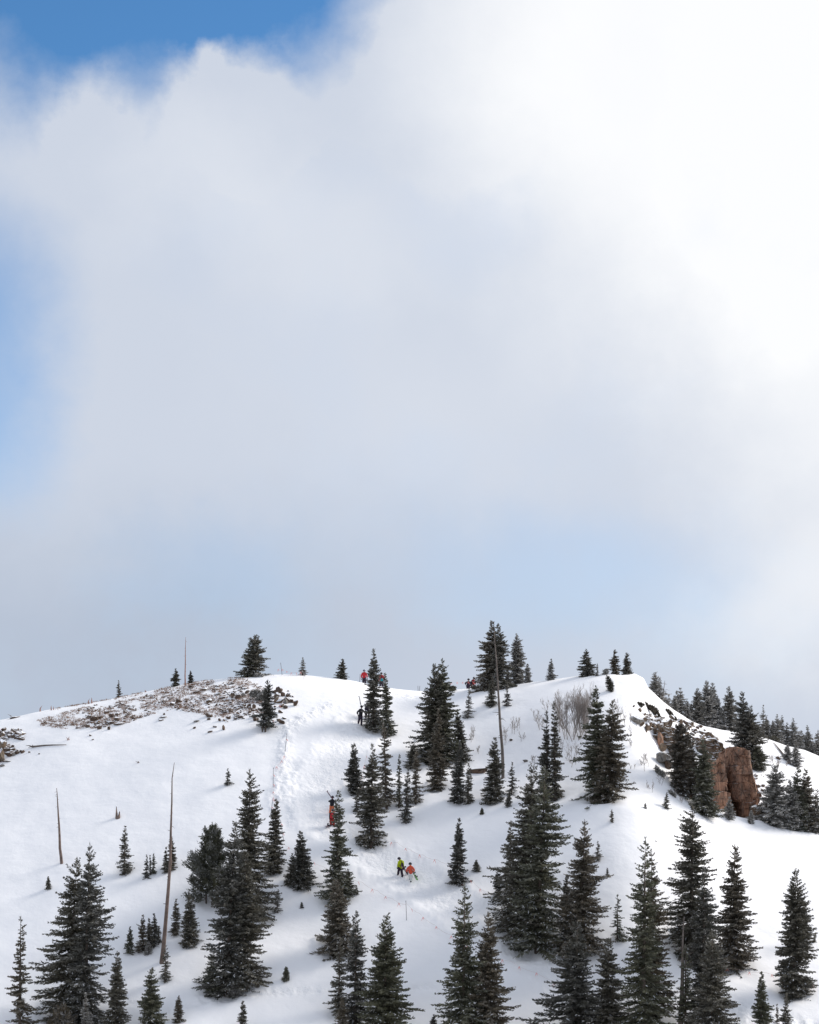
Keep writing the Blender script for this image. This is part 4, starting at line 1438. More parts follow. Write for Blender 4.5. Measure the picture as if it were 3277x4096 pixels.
# ------------------------------------------------------------------ snags, stump, fallen wood
def snag(xt, yt, xb, yb, rb, rt, label, mat, seed, nbr, blen, name='dead_tree', bend=0.0, Y=None):
    p = hit(xb, yb) if Y is None else Vector((float(a_of(xb, t_of(yb))) * Y, Y, 0))
    if Y is not None:
        p.z = zat(p.x, p.y)
    tip = at(xt, yt, p.y)
    h = tip.z - p.z
    lean = tip.x - p.x
    k = mpp(p)
    e = empty(name, p, label, 'dead tree')
    rg = np.random.default_rng(seed)
    f = np.array([-.03, 0, .08, .2, .35, .5, .65, .8, .92, 1.0])
    wob = np.cumsum(rg.normal(0, .012, len(f))) * h * .25
    wob -= np.interp(f, [0, 1], [wob[1], wob[-1]])
    ctr = np.stack([lean * f + wob + bend * np.sin(f * math.pi), rg.normal(0, .01, len(f)) * h * .2, h * f], -1)
    rad = rb * k * (1 - f) ** .8 + rt * k
    rad[0] = rad[1] * 1.15
    MB().tube(ctr, rad, 8).build('trunk', M[mat], e)
    for i in range(nbr):
        ff = rg.uniform(.22, .97)
        c = np.array([np.interp(ff, f, ctr[:, q]) for q in range(3)])
        r0 = np.interp(ff, f, rad)
        az = rg.uniform(0, 6.28)
        l = blen * rg.uniform(.3, 1)
        d = np.array([math.cos(az), math.sin(az), 0]) * l
        mid = c + d * .55 + np.array([0, 0, rg.uniform(-.12, .1) * l])
        end = c + d + np.array([0, 0, rg.uniform(-.45, .2) * l])
        MB().tube([c, mid, end], [max(.014, r0 * .3), max(.011, r0 * .2), .006], 5).build('branch', M[mat], e)
    return e


snag(743, 2548, 741, 2740, 2.4, .5, 'thin reddish leafless snag rising alone from the left skyline', 'redwood', 1, 10, .22)
snag(227, 3152, 247, 3453, 5.5, 1.0, 'bare leaning dead trunk at the far left, shorter of two', 'deadwood', 2, 12, .25)
snag(698, 3050, 647, 3850, 8.5, 1.0, 'very tall bare dead trunk on the left slope', 'deadwood', 3, 22, .35, bend=.2)
snag(1977, 2520, 2012, 3113, 6.0, 1.1, 'tall grey leaning snag in front of the twin skyline spruces', 'greywood', 4, 26, .8)
snag(2737, 3665, 2722, 4160, 10, 1.4, 'bare grey snag at the bottom right with frosty stub branches', 'greywood', 5, 18, .9)
snag(2660, 2722, 2650, 2800, 2, .5, 'thin bare frosted stick tree right of the first far row spruce', 'greywood', 6, 12, .7, Y=206)


def stump():
    p = hit(472, 3271)
    k = mpp(p)
    e = empty('broken_stump', p, 'splintered broken stump with two points alone on the left snow', 'stump')
    rg = np.random.default_rng(8)
    n = 20
    an = np.arange(n) / n * 2 * math.pi
    hts = np.interp(np.degrees(an), [0, 40, 90, 150, 180, 215, 260, 300, 360], [20, 27, 10, 34, 44, 26, 7, 11, 20]) * k
    hts[int(n * .5)] = 46 * k
    R = 10 * k
    lo = np.stack([R * 1.1 * np.cos(an), R * 1.1 * np.sin(an), np.full(n, -.3)], -1)
    hi = np.stack([R * .8 * np.cos(an), R * .8 * np.sin(an), hts], -1)
    hi_i = np.stack([R * .5 * np.cos(an), R * .5 * np.sin(an), hts * .9], -1)
    lo_i = np.stack([R * .5 * np.cos(an), R * .5 * np.sin(an), np.full(n, .12)], -1)
    V = np.concatenate([lo, hi, hi_i, lo_i])
    Q = []
    for a_ in range(3):
        for i in range(n):
            Q.append((a_ * n + i, a_ * n + (i + 1) % n, (a_ + 1) * n + (i + 1) % n, (a_ + 1) * n + i))
    mesh_obj('trunk', V, Q, None, M['deadwood'], e, False)
    mesh_obj('snow_fill', np.concatenate([lo_i * np.array([1, 1, 1.6]), [[0, 0, .3]]]), None, [(i, (i + 1) % n, n) for i in range(n)], M['snow'], e, True)


stump()


def stub_group(px, py, h, label, seed, mat='redwood', n=3):
    p = hit(px, py)
    k = mpp(p)
    e = empty('broken_stump', p, label, 'stump')
    rg = np.random.default_rng(seed)
    for i in range(n):
        x = (i - (n - 1) / 2) * h * .42 * k
        hh = h * k * rg.uniform(.7, 1.1)
        MB().tube([(x, 0, -.15), (x + rg.normal(0, .03), 0, hh * .5), (x + rg.normal(0, .12), 0, hh)], [.1 * hh + .03, .07 * hh + .02, .008], 6).build('stem', M[mat], e, False)


stub_group(362, 2814, 26, 'pair of reddish splintered stubs on the left skyline', 3, n=2)
stub_group(161, 2846, 22, 'reddish pointed stub on the skyline at the far left', 4, n=1)
stub_group(210, 2840, 18, 'reddish stub with a low bush on the left skyline', 5, n=2)
stub_group(43, 2868, 16, 'tiny dark stub on the skyline rock mound at the far left', 6, 'deadwood', 1)
stub_group(583, 2769, 10, 'tiny reddish stub on the skyline below the small skyline spruces', 7, n=2)
stub_group(275, 2960, 14, 'reddish pyramid shaped stub on clean snow at the left', 8, n=2)
stub_group(553, 3052, 7, 'little dark tuft of twigs alone on the middle of the left snow', 9, 'deadwood', 3)
stub_group(2626, 3368, 8, 'tiny dark twig on the white snow right of the tall bottom spire', 10, 'deadwood', 1)


def fallen(x0, y0, x1, y1, r, label, mat, seed, root=True, sag=0.0):
    p, q = hit(x0, y0), hit(x1, y1)
    k = mpp(p)
    e = empty('fallen_log', p, label, 'log')
    d = np.array(q - p)
    f = np.linspace(0, 1, 9)
    pts = d[None, :] * f[:, None]
    for i in range(len(f)):
        w = np.array(p) + pts[i]
        pts[i, 2] = zat(w[0], w[1]) - p.z + r * k * .8 + sag * math.sin(f[i] * math.pi)
    MB().tube(pts, r * k * (1 - .72 * f), 7).build('trunk', M[mat], e)
    if root:
        rg = np.random.default_rng(seed)
        for i in range(4):
            en = np.array([rg.normal(-.25, .2), rg.normal(0, .2), rg.uniform(-.3, .35)])
            MB().tube([(0, 0, r * k), en * .5 + np.array([0, 0, r * k]), en], [r * k * .7, r * k * .45, .01], 5).build('root', M[mat], e)
    return e


fallen(130, 2990, 266, 2982, 4.0, 'thin fallen dead trunk with frosty twigs lying on the left snow', 'greywood', 3)
fallen(3160, 3058, 3094, 2976, 6.0, 'snow dusted fallen log lying down the right ridge slope', 'greywood', 5)
fallen(1853, 3545, 1834, 3530, 4.0, 'short dark piece of wood below the single spruce', 'deadwood', 6, False)


# ------------------------------------------------------------------ leafless trees and shrubs
def bare_tree(xb, yb, yt, spread, label, seed, stems=1, group=None, name='bare_tree', xlean=0.0, Y=None, thick=1.0, cat='bare tree'):
    p = hit(xb, yb)
    h = float(t_of(yt)) * p.y - p.z
    k = mpp(p)
    rg = np.random.default_rng(seed)
    e = empty(name, p, label, cat, group)
    tr, tw = MB(), MB()
    r0 = thick * (0.0065 * h + 0.008)
    budget = [0]

    def grow(c, d, l, r, lev):
        if budget[0] > 2200:
            return
        budget[0] += 1
        n = 4
        pts = [c]
        dd = d.copy()
        for _ in range(n):
            dd = unit(dd + rg.normal(0, .13, 3) + np.array([0, 0, .07]))
            pts.append(pts[-1] + dd * l / n)
        rr = np.linspace(r, max(r * .4, .0052), n + 1)
        (tr if lev == 0 else tw).tube(pts, rr, 5 if lev == 0 else 3, False)
        if lev >= 3:
            return
        m_ = ({0: 11, 1: 6, 2: 4} if h > 2.6 else {0: 6, 1: 4, 2: 2})[lev]
        for i in range(m_):
            f = rg.uniform(.3 if lev == 0 else .2, 1.0)
            idx = min(n, int(f * n))
            side = unit(rg.normal(0, 1, 3) * np.array([1, 1, .25]))
            nd = unit(dd * .8 + side * spread * .95 * rg.uniform(.5, 1.1) + np.array([0, 0, .25]))
            grow(pts[idx], nd, l * rg.uniform(.32, .55), max(.006, rr[idx] * .5), lev + 1)
    for s_ in range(stems):
        a_ = rg.uniform(0, 6.28)
        off = np.array([math.cos(a_), math.sin(a_), 0]) * (.0 if stems == 1 else .12 + .03 * h)
        d = unit(np.array([off[0] * 1.2 + xlean, off[1] * 1.2, 1.0]) + rg.normal(0, .06, 3))
        grow(off - np.array([0, 0, .15]), d, h * rg.uniform(.7, .85) if s_ else h * .85, r0, 0)
    tr.build('trunk', M['twig'], e, True)
    tw.build('crown', M['twig'], e, True)
    return e


G1 = 'leafless thicket beside the slim spruce pair'
for a_ in [
 (2280, 2962, 2762, .55, 'tall leafless tree, left of the two densest in the thicket', 1, 2), (2312, 2965, 2745, .5, 'tallest leafless tree in the middle of the thicket', 2, 2),
 (2322, 2930, 2740, .55, 'slender leafless tree behind the tallest one of the thicket', 3, 1), (2300, 2968, 2790, .6, 'leafless tree between the two tallest of the thicket', 4, 2),
 (2270, 2952, 2775, .5, 'slim leafless tree close left of the densest in the thicket', 41, 2), (2328, 2955, 2760, .5, 'leafless tree right of the tallest one in the thicket', 42, 2),
 (2292, 2940, 2755, .5, 'leafless tree at the back of the thicket, middle', 43, 2), (2345, 2925, 2790, .5, 'leafless tree farthest right behind the thicket', 44, 2), (2240, 2935, 2830, .6, 'leafless shrub tree left outside the thicket', 45, 2),
 (2262, 2945, 2800, .6, 'leafless tree at the left edge of the dense thicket', 5, 1), (2340, 2950, 2770, .5, 'leafless tree half behind the large dark couple', 6, 1),
 (2284, 3064, 2960, .8, 'low spreading leafless tree with two stems under the thicket', 7, 3), (2303, 3058, 2985, .7, 'small leaning leafless stem right of the low spreading one', 8, 1),
 (2253, 3002, 2945, .8, 'short leafless shrub left of the low spreading leafless tree', 9, 2), (2234, 2826, 2752, .6, 'pale leafless sapling high on the snow behind the slim pair', 10, 1),
 (2251, 2834, 2790, .6, 'small pale leafless sapling beside the high one', 11, 1), (2185, 2850, 2790, .7, 'rounded leafless tree above the slim spruce pair', 12, 2),
 (2164, 2915, 2835, .9, 'leafless shrub with thin fan of stems left above the slim pair', 13, 3), (2140, 2875, 2826, .9, 'leafless shrub farthest up left of the slim pair', 14, 2),
 (2130, 3050, 3010, .9, 'pale twiggy shrub at the left foot of the slim pair', 15, 3), (2018, 2976, 2895, .7, 'leafless tree just right of the leaning snag', 16, 2),
 (2056, 2932, 2850, .8, 'leafless tree up right of the leaning snag in the hollow', 17, 2), (2078, 2920, 2862, .8, 'leafless shrub right of the one in the hollow', 18, 2),
 (2092, 2962, 2920, .8, 'small pale shrub below the hollow shrubs', 19, 2), (1882, 2965, 2900, .6, 'pale leafless shrub at the right flank of the big dark pair', 20, 3),
 (1913, 3012, 2970, .8, 'faint pale shrub below the shrub at the big dark pair flank', 21, 2), (2480, 2880, 2790, .7, 'leafless tree sticking up behind the large dark couple', 22, 2),
 (2510, 2905, 2800, .7, 'leafless tree at the right of the large dark couple', 23, 2), (2521, 2942, 2896, .6, 'thin dark twig standing against the left spur outcrop', 24, 1),
 (2521, 2986, 2945, .9, 'small twiggy shrub on the snow right of the large dark couple', 25, 2), (2580, 3086, 3015, .6, 'tall thin twig on the snow face below the large grey boulder', 26, 1),
 (2594, 3060, 3000, .7, 'twiggy shrub beside the large grey boulder', 27, 2), (2604, 3164, 3110, .8, 'pale shrub on the snow face above the scraggly little spruce', 28, 2),
 (2640, 3140, 3080, .9, 'twiggy shrub on the snow lip left of the gully', 29, 2), (2705, 3185, 3140, .9, 'pale twig shrub on the snow lip under the tan block', 30, 2),
 (2725, 3208, 3178, .8, 'small pale twig shrub lowest on the snow lip', 31, 2), (2560, 3060, 3030, .8, 'tiny pale twig shrub on the snow face', 32, 2),
 (2530, 3075, 3045, .8, 'tiny twig shrub left on the snow face', 33, 2), (3148, 3074, 3040, .7, 'reddish twig standing below the fallen log', 34, 1),
 (3085, 3050, 3010, .9, 'pale pink twig shrub on the slope left of the fallen log', 35, 3), (3110, 3070, 3030, .9, 'pale twig shrub under the brown rock by the fallen log', 36, 3),
 (2760, 3140, 3040, .6, 'whitish leafless tree in front of the gully trees', 37, 1),
]:
    h_ = a_[1] - a_[2]
    bare_tree(a_[0], a_[1], a_[2], a_[3], a_[4], 500 + a_[5], a_[6], G1 if a_[5] <= 12 or a_[5] > 40 else None, 'bare_tree' if h_ > 62 else 'bare_shrub', 0.0, None, 1.0, 'bare tree' if h_ > 62 else 'shrub')


def low_shrub(px, py, w, h, label, seed, mat='brownneedles', frost=.3, tilt=0.0):
    p = hit(px, py)
    k = mpp(p)
    rg = np.random.default_rng(seed)
    n = int(110 + w * h * .7)
    V, T_, F_ = [], [], []
    c = np.stack([rg.uniform(-1, 1, n), rg.uniform(-1, 1, n) * .8, rg.random(n)], -1)
    c = c[(c[:, 0] ** 2 + c[:, 1] ** 2) < 1]
    c[:, 2] *= np.sqrt(np.clip(1 - c[:, 0] ** 2 * .8, 0, 1))
    cl = rg.uniform(-1, 1, (7, 3)) * np.array([.75, .6, .25])
    c = c * .42 + cl[rg.integers(0, 7, len(c))] + np.array([0, 0, .05])
    c[:, 2] = np.abs(c[:, 2])
    P = c * np.array([w * k * .55, w * k * .35, h * k * 1.0])
    P[:, 2] += P[:, 0] * tilt
    D = unit(rg.normal(0, 1, P.shape) + np.array([0, 0, .8]))
    LN = rg.uniform(.12, .34, (len(P), 1))
    perp = unit(np.cross(D, rg.normal(0, 1, D.shape)))
    W = .06
    Vv = np.stack([P, P + D * LN * .45 + perp * W, P + D * LN, P + D * LN * .45 - perp * W], 1).reshape(-1, 3)
    o = mesh_obj('low_shrub', Vv, np.arange(len(Vv)).reshape(-1, 4), None, M[mat], None, False,
                 {'tone': rg.random(len(P)), 'frost': frost * rg.random(len(P)) ** 1.5})
    o.location = p
    tag(o, label, 'shrub')


low_shrub(2594, 2838, 40, 34, 'upper left half of the dark evergreen mat on the spur', 1, tilt=-.6)
low_shrub(2622, 2862, 44, 40, 'lower right half of the dark evergreen mat on the spur', 2, tilt=-.7)
low_shrub(2562, 2826, 22, 18, 'small dark shrub left above the evergreen mat', 3, tilt=-.3)
low_shrub(2678, 2858, 34, 22, 'thin brown shrub strip on the snow right of the evergreen mat', 4, tilt=-.8)
low_shrub(2692, 2876, 24, 20, 'lower end of the thin brown shrub strip', 5, tilt=-.8)
low_shrub(2428, 2698, 22, 26, 'frosted little evergreen on the crest above the clinging shrub', 7, 'frostneedles', .9)
low_shrub(1036, 2802, 62, 56, 'large grey twiggy shrub left of the knoll outcrop', 8, 'frostneedles', .6)
low_shrub(2052, 2748, 30, 12, 'low dark scrub at the foot of the skyline spruces', 9, 'needles')
low_shrub(1906, 2756, 40, 12, 'low dark scrub right of the two crest people', 10, 'needles')
low_shrub(1806, 2765, 26, 24, 'low dark scrub right of the taller tree of the big dark pair', 11, 'needles')
low_shrub(1038, 2708, 34, 14, 'snowy scrub at the right foot of the broad skyline spruce', 12, 'frostneedles', 1.0)
low_shrub(3100, 2965, 30, 26, 'dark scrub at the upper end of the fallen log', 13, 'needles')
low_shrub(2640, 3100, 40, 30, 'dark mossy scrub on the snow lip by the gully', 14, 'frostneedles', .6, -.7)
low_shrub(2732, 3172, 60, 26, 'dark scrub along the snow lip under the olive brown tree', 15, 'frostneedles', .6, -.6)
low_shrub(2690, 3180, 26, 18, 'small scrub on the snow lip above the pale twigs', 16, 'frostneedles', .6, -.6)

# ------------------------------------------------------------------ ropes, flags and poles
def pole(xt, yt, xb, yb, label, r=.02, ribbon=None, mat='pole', name='marker_pole', cat='pole', Y=None, group=None):
    p = hit(xb, yb) if Y is None else Vector((float(a_of(xb, t_of(yb))) * Y, Y, zat(float(a_of(xb, t_of(yb))) * Y, Y)))
    tip = at(xt, yt, p.y)
    e = empty(name, p, label, cat, group)
    d = np.array(tip - p)
    MB().tube([-.15 * d / (np.linalg.norm(d) + 1e-6), d * .5, d], [r, r, r * .9], 6).build('shaft', M[mat], e)
    MB().tube([d * .97, d * 1.02], [r * 1.25, r * 1.25], 6).build('cap', M['pole'], e)
    if ribbon is not None:
        for f in ribbon:
            b = d * f
            MB().tube([b + np.array([-r, -r, 0]), b + np.array([.1, -.03, -.06]), b + np.array([.15, -.03, -.2])], [.025, .025, .012], 4).build('ribbon', M['flag'], e)
    return e


pole(1148, 2936, 1141, 3006, 'upper marker pole with an orange ribbon beside the lumpy snow edge', ribbon=[.7])
pole(1094, 3072, 1093, 3149, 'marker pole with two orange ribbons left of the lumpy snow edge, second from the top', ribbon=[.65, .15])
pole(1092, 3195, 1083, 3262, 'marker pole behind the pointed spruce with ragged skirt', ribbon=[.95, .5])
pole(1123, 3283, 1136, 3367, 'lowest marker pole right of the pointed spruce with ragged skirt', ribbon=[.85, .4])
pole(1624, 3604, 1627, 3681, 'dark marker pole of the lower rope below the lime jacket hiker')
pole(1123, 2652, 1129, 2699, 'dark marker pole on the crest that carries the flagged rope', .024)
pole(1210, 2680, 1205, 2703, 'short white stick leaning at the small crest spruce', .016, mat='rope')
pole(1216, 2690, 1216, 2718, 'thin pale stick on the snow under the small crest spruce', .014, mat='rope')
pole(1138, 2800, 1109, 2831, 'pale stick leaning over the knoll outcrop', .018, ribbon=[.3], mat='rope')
pole(1090, 2880, 1104, 2907, 'short pale stick with ribbon right of the two stemmed spruce', .018, ribbon=[.95], mat='rope')
pole(1672, 2744, 1673, 2764, 'left ski pole stuck upright in the crest snow', .022, name='ski_pole', cat='ski pole')
pole(1680, 2744, 1678, 2764, 'right ski pole stuck upright in the crest snow', .022, name='ski_pole', cat='ski pole')
pole(1441, 2697, 1439, 2718, 'ski pole standing left of the red jacket person', .022, name='ski_pole', cat='ski pole')


def rope_line(pts, label, nflag, up=26, sag=.12, Y=None):
    P = []
    for (x, y) in pts:
        yy = hit(x, y + up).y if Y is None else Y
        P.append(np.array(at(x, y, yy)))
    e = empty('flagged_rope', P[0], label, 'rope')
    dense = []
    for p, q in zip(P[:-1], P[1:]):
        for f in np.linspace(0, 1, 8, endpoint=False):
            m_ = p + (q - p) * f
            m_ = m_ - np.array([0, 0, sag * 4 * f * (1 - f)])
            dense.append(m_)
    dense.append(P[-1])
    D = np.array(dense) - P[0]
    MB().tube(D, np.full(len(D), .007), 4).build('rope', M['rope'], e)
    seg = np.concatenate([[0], np.cumsum(np.linalg.norm(np.diff(D, axis=0), axis=1))])
    for i in range(nflag):
        f = (i + .5) / nflag * seg[-1]
        c = np.array([np.interp(f, seg, D[:, a_]) for a_ in range(3)])
        mb = MB()
        rg = np.random.default_rng(i + len(label))
        for sx in (-1, 1):
            if rg.random() < .25 and sx < 0:
                continue
            mb.tube([c, c + np.array([sx * .05, -.02, -.12]), c + np.array([sx * rg.uniform(.06, .13), -.03, -rg.uniform(.2, .32)])], [.015, .019, .006], 4)
        mb.build('flag', M['flag'], e, False)
    return e


rope_line([(1136, 3372), (1152, 3386), (1240, 3434), (1290, 3465), (1400, 3508), (1448, 3528), (1510, 3562), (1570, 3594), (1625, 3618)],
          'rope with orange flags from the lowest marker pole down past the tall column spruce', 9)
rope_line([(1625, 3612), (1680, 3654), (1740, 3700), (1800, 3738), (1880, 3782), (1960, 3812), (2045, 3846), (2145, 3890), (2255, 3938)],
          'rope with orange flags along the lower edge of the trail, right of its pole', 10)
rope_line([(1470, 3340), (1530, 3352), (1590, 3370), (1640, 3397), (1693, 3420), (1748, 3438), (1800, 3454), (1850, 3487), (1890, 3524), (1942, 3566)],
          'rope with orange flags along the upper edge of the trail behind the two hikers', 9)
rope_line([(2690, 3832), (2800, 3850), (2940, 3874), (3062, 3890), (3160, 3900), (3240, 3930), (3290, 3950)], 'faint rope with small flags across the bottom right snow', 7)
rope_line([(1105, 2678), (1124, 2672), (1150, 2685), (1180, 2690), (1212, 2684)], 'sagging rope with pink flags on the crest between pole and small spruce', 6, 20, .05, 197.6)
rope_line([(1795, 2727), (1826, 2728), (1850, 2728), (1880, 2725), (1910, 2722), (1930, 2720)], 'rope with orange flags on the crest beside the two people', 6, 25, .05, 203.0)
rope_line([(1141, 3008), (1128, 3040), (1096, 3072)], 'slack rope with flags between the two upper marker poles', 3, 20)
rope_line([(1092, 3150), (1096, 3175), (1092, 3196)], 'slack rope with flags above the pointed spruce with ragged skirt', 2, 20)
rope_line([(1470, 3000), (1460, 3050), (1448, 3100), (1436, 3170)], 'slack rope with flags beside the medium conical spruce', 4, 20)

# ------------------------------------------------------------------ people
def cloth(name, rgb, rough_=0.75):
    return simple(name, rgb, rough_, 0.12, 9)


M['skin'] = simple('skin', (0.5, 0.32, 0.25), 0.6, 0.06)
M['black'] = cloth('black_cloth', (0.013, 0.012, 0.016))
M['plum'] = cloth('plum_black_cloth', (0.028, 0.018, 0.034))
M['lime'] = cloth('lime_cloth', (0.42, 0.50, 0.012))
M['orange'] = cloth('orange_red_cloth', (0.62, 0.095, 0.05))
M['hoodorange'] = cloth('bright_orange_cloth', (0.78, 0.14, 0.03))
M['white'] = cloth('white_cloth', (0.66, 0.68, 0.66))
M['orangetrouser'] = cloth('orange_cloth', (0.58, 0.16, 0.07))
M['red'] = cloth('red_cloth', (0.45, 0.022, 0.03))
M['darkred'] = cloth('dark_red_cloth', (0.26, 0.025, 0.03))
M['redtrouser'] = cloth('red_trouser_cloth', (0.30, 0.035, 0.022))
M['teal'] = cloth('teal_cloth', (0.01, 0.25, 0.30))
M['helmet'] = simple('helmet_shell', (0.018, 0.014, 0.024), 0.25, 0.05, spec=0.6)
M['greyhelmet'] = simple('grey_helmet_shell', (0.10, 0.11, 0.16), 0.3, 0.05, spec=0.6)
M['boardgreen'] = simple('green_board', (0.16, 0.40, 0.10), 0.35, 0.5, 5, spec=0.5)
M['boarddark'] = simple('patterned_board', (0.16, 0.11, 0.12), 0.35, 0.9, 7, spec=0.5)
M['skitop'] = simple('dark_ski', (0.035, 0.022, 0.045), 0.35, 0.3, 4, spec=0.5)
M['skired'] = simple('red_ski', (0.32, 0.02, 0.06), 0.35, 0.3, 4, spec=0.5)
PENDING = []


def skin(name, nodes, edges, mat, parent, sub=2):
    """one continuous tapering surface grown on a chain of joints (x, y, z, radius)"""
    keys = list(nodes)
    me = bpy.data.meshes.new(name)
    me.from_pydata([nodes[k][:3] for k in keys], [(keys.index(a), keys.index(b)) for a, b in edges], [])
    o = bpy.data.objects.new(name, me)
    COL.objects.link(o)
    o.parent = parent
    md = o.modifiers.new('skin', 'SKIN')
    md.use_smooth_shade = True
    for i, k in enumerate(keys):
        r = nodes[k][3]
        rr = r if isinstance(r, tuple) else (r, r)
        me.skin_vertices[0].data[i].radius = rr
        me.skin_vertices[0].data[i].use_root = (i == 0)
    sb = o.modifiers.new('sub', 'SUBSURF')
    sb.levels = sb.render_levels = sub
    PENDING.append((o, mat))
    return o


def finish_skins():
    dg = bpy.context.evaluated_depsgraph_get()
    dg.update()
    done = []
    for o, mat in PENDING:
        me = bpy.data.meshes.new_from_object(o.evaluated_get(dg))
        me.materials.clear()
        me.materials.append(mat)
        done.append((o, me))
    for o, me in done:
        o.modifiers.clear()
        o.data = me
    PENDING.clear()


def lerp(a, b, f):
    return tuple(a[i] + (b[i] - a[i]) * f for i in range(3))


def hand_nodes(pref, w, d, curl, nd, ed, r=0.016):
    """glove: palm and five separate fingers; w wrist point, d direction of the arm"""
    d = np.array(d, float)
    d /= np.linalg.norm(d) + 1e-9
    s_ = unit(np.cross(d, np.array([0.2, 1, 0.1])))
    f_ = np.cross(s_, d)
    w = np.array(w, float)
    pm = w + d * .07
    nd[pref + 'palm'] = (*pm, (.042, .028))
    ed.append((pref + 'w', pref + 'palm'))
    for i, (off, l) in enumerate(((-.034, .066), (-.011, .078), (.012, .072), (.034, .056))):
        a = pm + d * .03 + s_ * off
        b = a + d * l * .55 + f_ * curl * .02
        c = b + d * l * (.5 - curl * .3) + f_ * curl * .045
        nd[f'{pref}f{i}a'] = (*a, r)
        nd[f'{pref}f{i}b'] = (*b, r * .95)
        nd[f'{pref}f{i}c'] = (*c, r * .8)
        ed += [(pref + 'palm', f'{pref}f{i}a'), (f'{pref}f{i}a', f'{pref}f{i}b'), (f'{pref}f{i}b', f'{pref}f{i}c')]
    a = w + d * .035 - s_ * .045
    b = a + d * .045 - s_ * .022 + f_ * .012
    nd[pref + 't0'] = (*a, r * 1.05)
    nd[pref + 't1'] = (*b, r * .9)
    ed += [(pref + 'w', pref + 't0'), (pref + 't0', pref + 't1')]


def person(p, label, H, pose, mats, pack=None, hood=None, group=None, face=(0, 1), hat='helmet', gloves='black', boots='black', coat=1.0):
    """pose: x, y, z (metres from the ground point) of head, chest, hip, feet and hands"""
    e = empty('person', p, label, 'person', group)
    fx, fy = face
    head = np.array(pose['head'], float)
    chest = np.array(pose['chest'], float)
    hip = np.array(pose['hip'], float)
    side = np.array([fy, -fx, 0.0])           # the person's right, seen from behind it is to the right
    fw = np.array([fx, fy, 0.0])
    sh = 0.115 * H
    neck = lerp(chest, head, .55)
    shl, shr = chest - side * sh, chest + side * sh
    hl, hr = hip - side * .055 * H, hip + side * .055 * H
    fl, fr = np.array(pose['lf'], float), np.array(pose['rf'], float)
    hal, har = np.array(pose['lh'], float), np.array(pose['rh'], float)

    def knee(h, f):
        m_ = (h + f) / 2
        return m_ + fw * .045 + np.array([0, 0, .02])

    def elbow(s, h, sg):
        m_ = (np.array(s) + h) / 2
        ln = np.linalg.norm(h - np.array(s))
        out = math.sqrt(max(0.0, (0.165 * H) ** 2 - (ln / 2) ** 2)) * .8
        return m_ + side * sg * out * .6 - fw * out * .5
    kl, kr = knee(hl, fl), knee(hr, fr)
    ell, elr = elbow(shl, hal, -1), elbow(shr, har, 1)
    al, ar = fl + np.array([0, 0, .09]), fr + np.array([0, 0, .09])
    # body: one skin from head to feet and hands
    nd = {'hip': (*hip, (.12, .10)), 'waist': (*lerp(hip, chest, .45), (.115, .09)), 'chest': (*chest, (.12, .10)), 'neck': (*neck, .052),
          'jaw': (*lerp(neck, head, .55), .072), 'head': (*head, (.082, .092)), 'crown': (*(head + np.array([0, 0, .075])), .062),
          'nose': (*(head + fw * .098 - np.array([0, 0, .015])), .016), 'earl': (*(head - side * .083), .016), 'earr': (*(head + side * .083), .016),
          'chin': (*(head + fw * .07 - np.array([0, 0, .075])), .03)}
    ed = [('hip', 'waist'), ('waist', 'chest'), ('chest', 'neck'), ('neck', 'jaw'), ('jaw', 'head'), ('head', 'crown'), ('head', 'nose'), ('head', 'earl'), ('head', 'earr'), ('jaw', 'chin')]
    for k, s_, el_, ha_, h_, kn_, an_, fo_ in (('l', shl, ell, hal, hl, kl, al, fl), ('r', shr, elr, har, hr, kr, ar, fr)):
        nd[k + 'sh'] = (*s_, .058)
        nd[k + 'el'] = (*el_, .042)
        nd[k + 'wr'] = (*ha_, .03)
        nd[k + 'h'] = (*h_, .085)
        nd[k + 'kn'] = (*kn_, .055)
        nd[k + 'an'] = (*an_, .042)
        nd[k + 'to'] = (*(fo_ + fw * .15 + np.array([0, 0, .035])), .035)
        ed += [('chest', k + 'sh'), (k + 'sh', k + 'el'), (k + 'el', k + 'wr'), ('hip', k + 'h'), (k + 'h', k + 'kn'), (k + 'kn', k + 'an'), (k + 'an', k + 'to')]
    skin('body', nd, ed, M['skin'], e, 1)
    # face: eyes and mouth sit on the head
    mb = MB()
    for sg in (-1, 1):
        c = head + fw * .085 + side * sg * .032 + np.array([0, 0, .018])
        mb.raw(ICO1_V * .012 + c, None, ICO1_T)
    c = head + fw * .088 - np.array([0, 0, .045])
    mb.tube([c - side * .025, c + fw * .004, c + side * .025], [.006, .008, .006], 5)
    mb.build('face_features', M['plum'], e)
    # jacket
    hem = hip - np.array([0, 0, .10 * coat])
    jn = {'hem': (*hem, (.20 * coat, .16 * coat)), 'hip': (*lerp(hem, hip, .9), (.205, .165)), 'waist': (*lerp(hip, chest, .45), (.20, .16)), 'chest': (*chest, (.225, .18)),
          'collar': (*lerp(chest, neck, 1.0), (.115, .11))}
    je = [('hem', 'hip'), ('hip', 'waist'), ('waist', 'chest'), ('chest', 'collar')]
    for k, s_, el_, ha_ in (('l', shl, ell, hal), ('r', shr, elr, har)):
        jn[k + 's'] = (*(np.array(s_) - np.array([0, 0, .02])), .105)
        jn[k + 'e'] = (*el_, .088)
        jn[k + 'w'] = (*lerp(el_, ha_, .93), .066)
        je += [('chest', k + 's'), (k + 's', k + 'e'), (k + 'e', k + 'w')]
    j = skin('jacket', jn, je, M[mats[0]], e)
    if hood:
        c = np.array(neck) - fw * .09
        skin('hood', {'a': (*(c - side * .10), .05), 'b': (*(c - fw * .05 + np.array([0, 0, -.03])), .085), 'c': (*(c + side * .10), .05)}, [('a', 'b'), ('b', 'c')], M[hood], j)
